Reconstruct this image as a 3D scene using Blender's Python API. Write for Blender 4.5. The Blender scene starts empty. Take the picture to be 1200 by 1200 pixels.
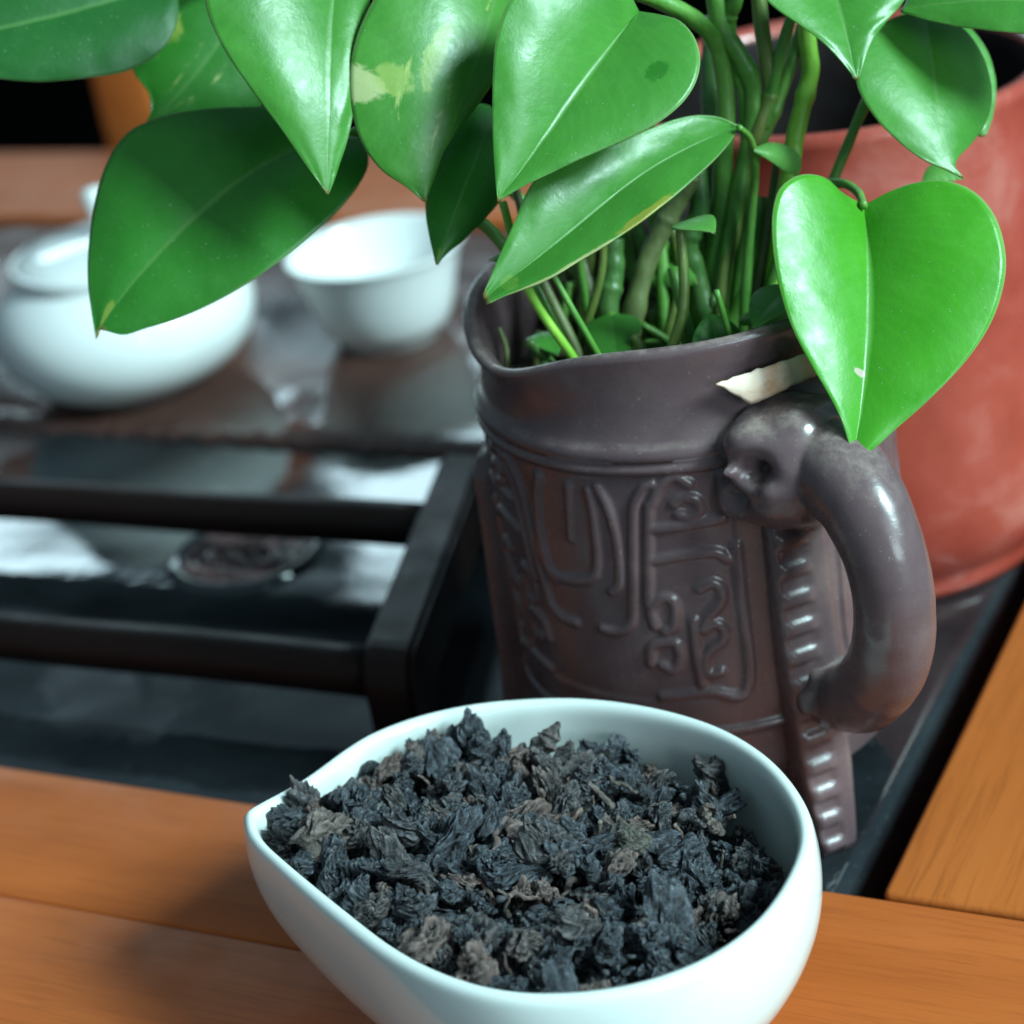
import bpy, bmesh, math, random
import numpy as np
from mathutils import Vector, Matrix, noise

# ------------------------------------------------------------------ camera, world, lamps, exposure
scene = bpy.context.scene
col = scene.collection
R = math.radians
cam_data = bpy.data.cameras.new('camera')
cam = bpy.data.objects.new('camera', cam_data)
col.objects.link(cam)
right = Vector((0.8931, 0.4229, -0.1530)); down = Vector((0.0665, -0.4607, -0.8850)); fwd = Vector((-0.4448, 0.7803, -0.4396))
right.normalize(); back = (-fwd).normalized(); upv = back.cross(right).normalized(); right = upv.cross(back)
m3 = Matrix((right, upv, back)).transposed()
cam.matrix_world = Matrix.Translation((0.1240, -0.3389, 0.2738)) @ m3.to_4x4()
cam_data.sensor_width = 36.0
cam_data.lens = 76.2
cam_data.clip_start = 0.01
cam_data.clip_end = 50
cam_data.dof.use_dof = True
cam_data.dof.focus_distance = 0.405
cam_data.dof.aperture_fstop = 12.5
cam_data.dof.aperture_blades = 0
scene.camera = cam

world = bpy.data.worlds.new('World'); scene.world = world
world.use_nodes = True
bgn = world.node_tree.nodes['Background']
bgn.inputs[0].default_value = (0.52, 0.83, 1.0, 1)
bgn.inputs[1].default_value = 0.20

def area(name, loc, target, sx, sy, power, color):
    l = bpy.data.lights.new(name, 'AREA'); l.shape = 'RECTANGLE'; l.size = sx; l.size_y = sy
    l.energy = power; l.color = color
    o = bpy.data.objects.new(name, l); col.objects.link(o)
    o.location = loc
    d = Vector(target) - Vector(loc)
    o.rotation_euler = d.to_track_quat('-Z', 'Y').to_euler()
    return o
area('window_light_right', (1.76, -0.10, 1.45), (-0.04, 0.02, 0.03), 0.66, 0.66, 86, (0.66, 0.97, 1.0))
area('window_light_back', (-1.52, 1.50, 0.745), (-0.25, 0.15, 0.0), 0.52, 0.21, 2.2, (0.64, 0.90, 1.0))
area('window_light_back_pane', (-1.00, 1.55, 0.745), (-0.20, 0.15, 0.0), 0.28, 0.21, 1.15, (0.64, 0.90, 1.0))
area('fill_light_front', (1.62, -1.00, 0.58), (-0.05, 0.03, 0.06), 0.8, 0.6, 13, (0.74, 0.95, 1.0))  # added fill lamp for surfaces facing front, no window known there

scene.render.engine = 'CYCLES'
scene.cycles.use_denoising = True
scene.cycles.max_bounces = 8
scene.cycles.sample_clamp_indirect = 8
vs = scene.view_settings
vs.view_transform = 'Standard'; vs.look = 'None'; vs.gamma = 1.0; vs.exposure = 0.40
vs.use_curve_mapping = False

# ------------------------------------------------------------------ helpers
def tag(o, label=None, cat=None, group=None, kind=None):
    if label: o['label'] = label
    if cat: o['category'] = cat
    if group: o['group'] = group
    if kind: o['kind'] = kind
    return o

def empty(name, loc):
    o = bpy.data.objects.new(name, None); col.objects.link(o)
    o.location = loc; o.empty_display_size = 0.02
    return o

def adopt(o, parent):
    o.parent = parent
    p = parent; off = Vector((0, 0, 0))
    while p is not None:
        off += p.location; p = p.parent
    o.matrix_parent_inverse = Matrix.Translation(-off)
    return o

def mobj(name, verts, faces, mat, parent=None, smooth=True):
    me = bpy.data.meshes.new(name)
    me.from_pydata([tuple(map(float, v)) for v in verts], [], [tuple(f) for f in faces])
    me.update()
    if smooth: me.polygons.foreach_set('use_smooth', [True] * len(me.polygons))
    if mat: me.materials.append(mat)
    o = bpy.data.objects.new(name, me); col.objects.link(o)
    if parent: adopt(o, parent)
    return o

def grid_faces(nr, nc, wrap=False, flip=False):
    f = []
    cc = nc if wrap else nc - 1
    for i in range(nr - 1):
        for j in range(cc):
            a = i * nc + j; b = i * nc + (j + 1) % nc; c = (i + 1) * nc + (j + 1) % nc; d = (i + 1) * nc + j
            f.append((a, d, c, b) if flip else (a, b, c, d))
    return f

def lathe(name, prof, center, mat, parent=None, seg=96, cap=True):
    V = []
    for r, z in prof:
        for k in range(seg):
            t = 2 * math.pi * k / seg
            V.append((center[0] + r * math.cos(t), center[1] + r * math.sin(t), center[2] + z))
    F = grid_faces(len(prof), seg, wrap=True)
    if cap:
        if prof[0][0] > 1e-5: F.append(tuple(range(seg))[::-1])
        if prof[-1][0] > 1e-5: F.append(tuple((len(prof) - 1) * seg + k for k in range(seg)))
    return mobj(name, V, F, mat, parent)

def bevbox(name, lo, hi, mat, parent=None, bev=0.0015, seg=3):
    bm = bmesh.new()
    bmesh.ops.create_cube(bm, size=1)
    for v in bm.verts:
        v.co = Vector([lo[i] + (v.co[i] + .5) * (hi[i] - lo[i]) for i in range(3)])
    if bev: bmesh.ops.bevel(bm, geom=bm.edges[:], offset=bev, segments=seg, profile=.5, affect='EDGES')
    me = bpy.data.meshes.new(name); bm.to_mesh(me); bm.free()
    me.polygons.foreach_set('use_smooth', [True] * len(me.polygons))
    me.materials.append(mat)
    o = bpy.data.objects.new(name, me); col.objects.link(o)
    if parent: adopt(o, parent)
    return o

def spline(P, n):
    P = np.array(P, float)
    Q = np.vstack([2 * P[0] - P[1], P, 2 * P[-1] - P[-2]])
    out = []
    m = len(P) - 1
    for s in np.linspace(0, m - 1e-6, n):
        i = int(s); t = s - i
        p0, p1, p2, p3 = Q[i], Q[i + 1], Q[i + 2], Q[i + 3]
        out.append(.5 * (2 * p1 + (p2 - p0) * t + (2 * p0 - 5 * p1 + 4 * p2 - p3) * t * t + (3 * p1 - p0 - 3 * p2 + p3) * t ** 3))
    return np.array(out)

def tube(name, pts, radii, mat, parent=None, seg=14, flat=1.0, wob=0.0):
    pts = np.array(pts, float); n = len(pts)
    T = np.gradient(pts, axis=0); T /= np.linalg.norm(T, axis=1)[:, None]
    ref = np.array([0.31, 0.72, 0.12]); V = []
    nrm = np.cross(T[0], ref); nrm /= np.linalg.norm(nrm)
    for i in range(n):
        nrm = nrm - T[i] * (nrm @ T[i]); nrm /= np.linalg.norm(nrm)
        b = np.cross(T[i], nrm)
        for k in range(seg):
            a = 2 * math.pi * k / seg
            r = radii[i]
            if wob: r *= 1 + wob * noise.noise(Vector(pts[i] * 260) + Vector((math.cos(a), math.sin(a), 0)) * .7)
            V.append(pts[i] + nrm * math.cos(a) * r + b * math.sin(a) * r * flat)
    F = grid_faces(n, seg, wrap=True)
    F.append(tuple(range(seg))[::-1]); F.append(tuple((n - 1) * seg + k for k in range(seg)))
    return mobj(name, V, F, mat, parent)

# ------------------------------------------------------------------ materials
class N:
    def __init__(s, name):
        s.m = bpy.data.materials.new(name); s.m.use_nodes = True
        s.t = s.m.node_tree; s.n = s.t.nodes; s.b = s.n['Principled BSDF']; s.out = s.n['Material Output']
    def a(s, typ, **kw):
        n = s.n.new(typ)
        for k, v in kw.items(): setattr(n, k, v)
        return n
    def l(s, a, b): s.t.links.new(a, b)
    def coord(s, which='Object', scale=(1, 1, 1), rot=(0, 0, 0)):
        c = s.a('ShaderNodeTexCoord'); m = s.a('ShaderNodeMapping')
        m.inputs['Scale'].default_value = scale; m.inputs['Rotation'].default_value = rot
        s.l(c.outputs[which], m.inputs[0]); return m.outputs[0]
    def noise(s, vec, scale, detail=4, rough=.55, dist=0.0):
        n = s.a('ShaderNodeTexNoise'); n.inputs['Scale'].default_value = scale; n.inputs['Detail'].default_value = detail
        n.inputs['Roughness'].default_value = rough; n.inputs['Distortion'].default_value = dist
        if vec is not None: s.l(vec, n.inputs['Vector'])
        return n.outputs['Fac']
    def ramp(s, fac, stops):
        r = s.a('ShaderNodeValToRGB'); e = r.color_ramp.elements
        while len(e) < len(stops): e.new(.5)
        for x, (p, c) in zip(e, stops):
            x.position = p
            x.color = (c, c, c, 1) if isinstance(c, (int, float)) else (*c, 1)
        s.l(fac, r.inputs[0]); return r.outputs[0]
    def math(s, op, a, b=None, clamp=False):
        n = s.a('ShaderNodeMath', operation=op); n.use_clamp = clamp
        for i, v in enumerate((a, b)):
            if v is None: continue
            if isinstance(v, (int, float)): n.inputs[i].default_value = v
            else: s.l(v, n.inputs[i])
        return n.outputs[0]
    def mix(s, fac, a, b, blend='MIX'):
        n = s.a('ShaderNodeMix', data_type='RGBA', blend_type=blend)
        for i, v in ((0, fac), (6, a), (7, b)):
            if isinstance(v, (int, float)): n.inputs[i].default_value = v
            elif isinstance(v, tuple): n.inputs[i].default_value = (*v, 1)
            else: s.l(v, n.inputs[i])
        return n.outputs[2]
    def bump(s, h, strength, dist, prev=None):
        b = s.a('ShaderNodeBump'); b.inputs['Strength'].default_value = strength; b.inputs['Distance'].default_value = dist
        s.l(h, b.inputs['Height'])
        if prev is not None: s.l(prev, b.inputs['Normal'])
        return b.outputs[0]
    def set(s, **kw):
        for k, v in kw.items():
            i = s.b.inputs[k.replace('_', ' ')]
            if isinstance(v, tuple): i.default_value = (*v, 1) if len(v) == 3 and i.type == 'RGBA' else v
            elif isinstance(v, (int, float)): i.default_value = v
            else: s.l(v, i)
        return s

def wood_mat(name, rot, c0, c1, c2, rough=.33):
    w = N(name)
    v = w.coord('Object', (1, 1, 1), rot)
    st = w.a('ShaderNodeMapping'); st.inputs['Scale'].default_value = (5, 70, 40); w.l(v, st.inputs[0])
    g = w.noise(st.outputs[0], 1.0, 6, .6, .8)
    big = w.noise(v, 14, 3, .5)
    st2 = w.a('ShaderNodeMapping'); st2.inputs['Scale'].default_value = (40, 900, 600); w.l(v, st2.inputs[0])
    fine = w.noise(st2.outputs[0], 1.0, 3, .6)
    colr = w.ramp(g, [(.25, c0), (.5, c1), (.8, c2)])
    colr = w.mix(w.math('MULTIPLY', w.ramp(fine, [(.50, 0.), (.68, 1.)]), .34), colr, tuple(x * .45 for x in c0))
    colr = w.mix(w.ramp(big, [(.35, .0), (.75, .45)]), colr, tuple(x * .72 for x in c1))
    smudge = w.noise(v, 55, 5, .65)
    w.set(Base_Color=colr, Roughness=w.ramp(smudge, [(.3, rough - .07), (.7, rough + .12)]), Coat_Weight=.03, Coat_Roughness=.12, Specular_IOR_Level=.12)
    w.set(Normal=w.bump(fine, .10, .0004, w.bump(smudge, .05, .0008)))
    return w.m
WOOD_X = wood_mat('orange_wood_along', (0, 0, 0), (.32, .070, .015), (.40, .094, .020), (.47, .118, .027), .46)
WOOD_Y = wood_mat('orange_wood_across', (0, 0, R(90)), (.38, .092, .018), (.46, .120, .025), (.53, .148, .034), .42)
DARKWOOD = wood_mat('dark_rack_wood', (0, 0, 0), (.007, .004, .0035), (.014, .006, .005), (.026, .010, .008), .42)
DARKWOOD.node_tree.nodes['Principled BSDF'].inputs['Specular IOR Level'].default_value = .18
DARKWOOD.node_tree.nodes['Principled BSDF'].inputs['Coat Weight'].default_value = 0

def porcelain(name, tint, rough=.10):
    p = N(name)
    v = p.coord('Object')
    n1 = p.noise(v, 60, 3, .5)
    c = p.mix(n1, tint, tuple(min(1, x * 1.04) for x in tint))
    p.set(Base_Color=c, Roughness=rough, Coat_Weight=.25, Coat_Roughness=.05, Subsurface_Weight=.06, Subsurface_Radius=(.004, .004, .003), Subsurface_Scale=1.0)
    p.set(Normal=p.bump(p.noise(v, 30, 2, .5), .03, .002))
    return p.m
PORC = porcelain('white_porcelain', (.82, .83, .82), .14)
PORC_BOWL = porcelain('bowl_glaze', (.65, .70, .68), .10)

st = N('wet_black_stone')
v = st.coord('Object')
dry = st.noise(v, 11, 6, .62, .9)
wet = st.ramp(dry, [(.47, 0.), (.58, 1.)])
gr = st.noise(v, 420, 4, .7)
c = st.ramp(st.noise(v, 26, 5, .6), [(.3, (.008, .010, .012)), (.7, (.022, .027, .031))])
c = st.mix(st.ramp(gr, [(.60, 0.), (.75, .55)]), c, (.06, .07, .075))
st.set(Base_Color=c, Roughness=st.math('ADD', st.math('MULTIPLY', wet, .10), .02), Specular_IOR_Level=.55)
st.set(Normal=st.bump(gr, .05, .0002, st.bump(st.noise(v, 38, 4, .6), .06, .002)))
STONE = st.m

lg = N('wet_ledge_brown_reflection')
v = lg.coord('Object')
c = lg.ramp(lg.noise(v, 18, 5, .6, .5), [(.3, (.045, .020, .016)), (.7, (.12, .055, .042))])  # brown reflection of furniture behind, put into the ledge's colour
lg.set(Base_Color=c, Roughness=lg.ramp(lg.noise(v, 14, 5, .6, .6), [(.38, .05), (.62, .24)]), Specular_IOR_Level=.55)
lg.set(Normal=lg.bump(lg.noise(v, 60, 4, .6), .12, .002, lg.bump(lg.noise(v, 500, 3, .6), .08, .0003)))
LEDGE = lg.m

fl = N('dark_floor')
v = fl.coord('Object')
fl.set(Base_Color=fl.ramp(fl.noise(v, 6, 4), [(.3, (.001, .001, .001)), (.7, (.003, .003, .003))]), Roughness=.9, Specular_IOR_Level=0.0)
FLOOR = fl.m

def clay(name, c0, c1, c2, rough, dust=0.0):
    j = N(name)
    v = j.coord('Object')
    n1 = j.noise(v, 35, 5, .6, .3); n2 = j.noise(v, 900, 3, .6)
    c = j.ramp(n1, [(.28, c0), (.52, c1), (.78, c2)])
    if dust:
        geo = j.a('ShaderNodeNewGeometry'); sx = j.a('ShaderNodeSeparateXYZ'); j.l(geo.outputs['Normal'], sx.inputs[0])
        dm = j.math('MULTIPLY', j.ramp(sx.outputs[2], [(.45, 0.), (.95, 1.)]), j.ramp(j.noise(v, 260, 5, .7), [(.42, 0.), (.62, dust)]))
        c = j.mix(dm, c, (.34, .27, .23))
        specks = j.ramp(j.noise(v, 1300, 2, .5), [(.70, 0.), (.74, .5)])
        c = j.mix(specks, c, (.30, .22, .17))
    j.set(Base_Color=c, Roughness=j.ramp(j.noise(v, 120, 4, .6), [(.3, rough - .06), (.7, rough + .08)]), Specular_IOR_Level=.5)
    j.set(Normal=j.bump(n2, .10, .0003, j.bump(n1, .08, .002)))
    return j.m
CLAY = clay('purple_brown_clay', (.070, .042, .047), (.110, .070, .075), (.170, .118, .116), .27, .5)
REDCLAY = clay('red_clay', (.25, .036, .022), (.33, .058, .040), (.44, .16, .13), .24)
INNER_SHADE = clay('dark_inner_shade', (.006, .004, .004), (.009, .006, .006), (.014, .009, .008), .45)  # shade inside the red pot, put into the wall colour as near-black

def leaf_mat(name, base, light, varieg=0.0, vein=.5, rough=.36, pale_edge=.5, patches=()):
    L = N(name)
    uv = L.a('ShaderNodeUVMap'); sep = L.a('ShaderNodeSeparateXYZ'); L.l(uv.outputs[0], sep.inputs[0])
    u, w = sep.outputs[0], sep.outputs[1]                    # u 0..1 across (0.5 midrib), w along
    au = L.math('ABSOLUTE', L.math('SUBTRACT', u, .5))
    v = L.coord('Object')
    blot = L.noise(v, 60, 5, .6, .4)
    c = L.mix(L.ramp(blot, [(.3, 0.), (.7, 1.)]), base, light)
    # side veins: slanted stripes in (w - k*au)
    ph = L.math('SUBTRACT', L.math('MULTIPLY', w, 62.), L.math('MULTIPLY', au, 46.))
    ph = L.math('ADD', ph, L.math('MULTIPLY', L.noise(v, 120, 2), 4.))
    vn = L.math('POWER', L.math('ABSOLUTE', L.math('SINE', ph)), 8.)
    mid = L.ramp(au, [(.006, 1.), (.020, 0.)])
    edge = L.ramp(au, [(.488, 0.), (.497, 1.)])
    c = L.mix(L.math('MULTIPLY', vn, .09 * vein), c, tuple(min(1, x * 1.7) for x in light))
    c = L.mix(L.math('MULTIPLY', mid, .45), c, (.17, .36, .10))
    c = L.mix(L.math('MULTIPLY', edge, pale_edge), c, (.42, .52, .25))
    if varieg:
        st = L.coord('UV', (5.0, 1.7, 1), (0, 0, R(24)))
        vv = L.noise(st, 2.3, 6, .62, .35)
        mk = L.ramp(vv, [(.66 - varieg * .12, 0.), (.70 - varieg * .08, 1.)])
        fr = L.ramp(L.noise(v, 420, 4, .6), [(.35, .35), (.62, 1.)])
        c = L.mix(L.math('MULTIPLY', mk, fr), c, (.50, .58, .20))
    for pu, pw, ru, rw, pc, amt in patches:                  # marks that belong to the leaf itself
        e2 = L.math('ADD', L.math('POWER', L.math('ABSOLUTE', L.math('DIVIDE', L.math('SUBTRACT', u, pu), ru)), 2.), L.math('POWER', L.math('ABSOLUTE', L.math('DIVIDE', L.math('SUBTRACT', w, pw), rw)), 2.))
        e2 = L.math('ADD', e2, L.math('MULTIPLY', L.math('SUBTRACT', L.noise(v, 330, 5, .65, .5), .5), 2.2))
        c = L.mix(L.math('MULTIPLY', L.ramp(e2, [(.55, 1.), (.95, 0.)]), amt), c, pc)
    dust = L.ramp(L.noise(v, 1900, 2, .5), [(.715, 0.), (.75, .55)])
    c = L.mix(dust, c, (.45, .55, .42))
    tipm = L.ramp(w, [(.978, 0.), (.992, .8)])
    c = L.mix(tipm, c, (.30, .22, .07))
    L.set(Base_Color=c, Roughness=L.ramp(L.noise(v, 150, 5, .65), [(.3, rough - .10), (.7, rough + .12)]), Specular_IOR_Level=.55, Coat_Weight=.10, Coat_Roughness=.30)
    h1 = L.noise(v, 1500, 2, .5); h2 = L.noise(v, 190, 4, .6)
    nb = L.bump(h2, .18, .0010, L.bump(h1, .05, .0002))
    nb = L.bump(vn, -.10, .0006, nb)
    nb = L.bump(mid, -.30, .0008, nb)
    L.set(Normal=nb)
    tr = L.a('ShaderNodeBsdfTranslucent'); L.l(L.mix(.5, c, (.12, .50, .015)), tr.inputs[0])
    mx = L.a('ShaderNodeMixShader'); mx.inputs[0].default_value = .40
    L.l(L.b.outputs[0], mx.inputs[1]); L.l(tr.outputs[0], mx.inputs[2]); L.l(mx.outputs[0], L.out.inputs[0])
    return L.m
CREAM, BROWN = (.58, .62, .30), (.34, .25, .16)
LM = {'n': leaf_mat('pothos_leaf', (.055, .245, .030), (.092, .34, .048)),
      'h': leaf_mat('pothos_leaf_scarred', (.060, .34, .014), (.088, .42, .026), patches=((.455, .66, .045, .016, (.62, .52, .42), 1.),)),
      'c': leaf_mat('pothos_leaf_dimpled', (.056, .25, .032), (.095, .35, .050), patches=((.80, .30, .055, .042, (.022, .17, .015), .8),)),
      'e': leaf_mat('pothos_leaf_yellowing', (.052, .235, .028), (.088, .32, .046), .0, patches=((.97, .42, .07, .13, (.36, .33, .05), .8), (1.0, .72, .05, .22, (.45, .48, .20), .9), (.6, .90, .3, .035, (.17, .36, .05), .5))),
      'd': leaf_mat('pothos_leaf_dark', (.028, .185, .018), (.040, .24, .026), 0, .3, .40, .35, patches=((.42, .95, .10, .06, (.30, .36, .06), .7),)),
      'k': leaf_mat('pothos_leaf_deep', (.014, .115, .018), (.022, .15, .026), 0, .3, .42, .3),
      'w': leaf_mat('pothos_leaf_mottled', (.030, .20, .022), (.046, .24, .030), .40, .3, patches=((.16, .58, .16, .075, (.36, .44, .08), .9), (.10, .30, .05, .12, (.50, .52, .22), .8))),
      'v': leaf_mat('pothos_leaf_variegated', (.052, .24, .028), (.095, .33, .046), .45, patches=((.02, .62, .15, .055, CREAM, .85), (.20, .58, .10, .05, (.42, .54, .14), .6), (.33, .47, .05, .14, (.36, .50, .10), .6))),
      'p': leaf_mat('pothos_leaf_young', (.10, .34, .05), (.16, .42, .09), 0, .3)}
def stem_mat(name, a, b):
    s = N(name); v = s.coord('Object', (1, 1, .4))
    s.set(Base_Color=s.ramp(s.noise(v, 160, 5, .65), [(.35, a), (.68, b)]), Roughness=.42, Subsurface_Weight=.1, Subsurface_Scale=.002)
    s.set(Normal=s.bump(s.noise(v, 420, 4, .6), .4, .0008)); return s.m
SM = {'g': stem_mat('green_stem', (.055, .20, .025), (.13, .30, .05)), 'o': stem_mat('olive_stem', (.10, .17, .03), (.20, .24, .06)),
      'y': stem_mat('bright_stem', (.16, .40, .03), (.28, .52, .07)), 'd': stem_mat('dark_stem', (.035, .11, .022), (.08, .17, .04)),
      'b': stem_mat('brown_stem', (.08, .10, .035), (.16, .20, .07))}

te = N('dried_tea')
v = te.coord('Object')
oi = te.a('ShaderNodeObjectInfo'); geo = te.a('ShaderNodeNewGeometry')
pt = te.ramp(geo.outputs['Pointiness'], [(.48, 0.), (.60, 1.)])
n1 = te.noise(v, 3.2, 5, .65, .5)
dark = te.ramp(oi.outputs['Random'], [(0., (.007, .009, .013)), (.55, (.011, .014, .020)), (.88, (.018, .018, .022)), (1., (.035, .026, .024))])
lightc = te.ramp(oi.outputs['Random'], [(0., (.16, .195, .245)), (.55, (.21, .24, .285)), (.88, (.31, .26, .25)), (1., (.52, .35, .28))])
c = te.mix(te.math('MULTIPLY', pt, te.ramp(n1, [(.3, .25), (.7, 1.)])), dark, lightc)  # ridges paler: bluish highlights put into the colour, besides real brown tips
c = te.mix(te.ramp(te.noise(v, 1.6, 3, .5), [(.66, 0.), (.76, .6)]), c, (.20, .12, .09))
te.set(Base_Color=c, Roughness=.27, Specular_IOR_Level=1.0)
te.set(Normal=te.bump(te.noise(v, 16, 4, .6, .8), .9, .0004, te.bump(te.noise(v, 6, 4, .6, 1.8), 1., .0014)))
TEA = te.m
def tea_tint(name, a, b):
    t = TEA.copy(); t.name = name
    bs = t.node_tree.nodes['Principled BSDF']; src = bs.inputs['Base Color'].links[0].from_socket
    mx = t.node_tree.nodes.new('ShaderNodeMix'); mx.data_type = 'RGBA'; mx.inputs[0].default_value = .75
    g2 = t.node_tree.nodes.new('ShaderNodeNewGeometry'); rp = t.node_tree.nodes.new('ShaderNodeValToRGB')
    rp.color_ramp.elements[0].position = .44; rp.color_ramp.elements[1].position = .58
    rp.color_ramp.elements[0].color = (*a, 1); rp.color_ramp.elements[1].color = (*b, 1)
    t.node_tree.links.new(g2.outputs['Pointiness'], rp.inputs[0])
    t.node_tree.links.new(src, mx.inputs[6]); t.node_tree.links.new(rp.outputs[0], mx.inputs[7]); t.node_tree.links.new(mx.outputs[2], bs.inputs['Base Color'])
    return t
TEA_PALE = tea_tint('dried_tea_pale', (.07, .052, .044), (.30, .22, .18))
TEA_OLIVE = tea_tint('dried_tea_olive', (.04, .038, .03), (.19, .165, .12))
TEA_CRUMB = tea_tint('dried_tea_crumb', (.010, .010, .012), (.05, .045, .045))
TEA_BROWN = tea_tint('dried_tea_brown', (.022, .016, .015), (.34, .22, .18))
TEA_BLACK = tea_tint('dried_tea_black', (.008, .008, .009), (.035, .035, .04))

soilm = N('dark_soil'); v = soilm.coord('Object')
soilm.set(Base_Color=soilm.ramp(soilm.noise(v, 300, 5), [(.3, (.008, .009, .006)), (.75, (.05, .055, .03))]), Roughness=.6)
soilm.set(Normal=soilm.bump(soilm.noise(v, 200, 5), .8, .004)); SOIL = soilm.m
pp = N('torn_beige_scrap'); v = pp.coord('Object')
pp.set(Base_Color=pp.ramp(pp.noise(v, 130, 5, .6, .5), [(.36, (.50, .24, .12)), (.50, (.66, .48, .36)), (.8, (.74, .62, .52))]), Roughness=.6)
PAPER = pp.m

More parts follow.
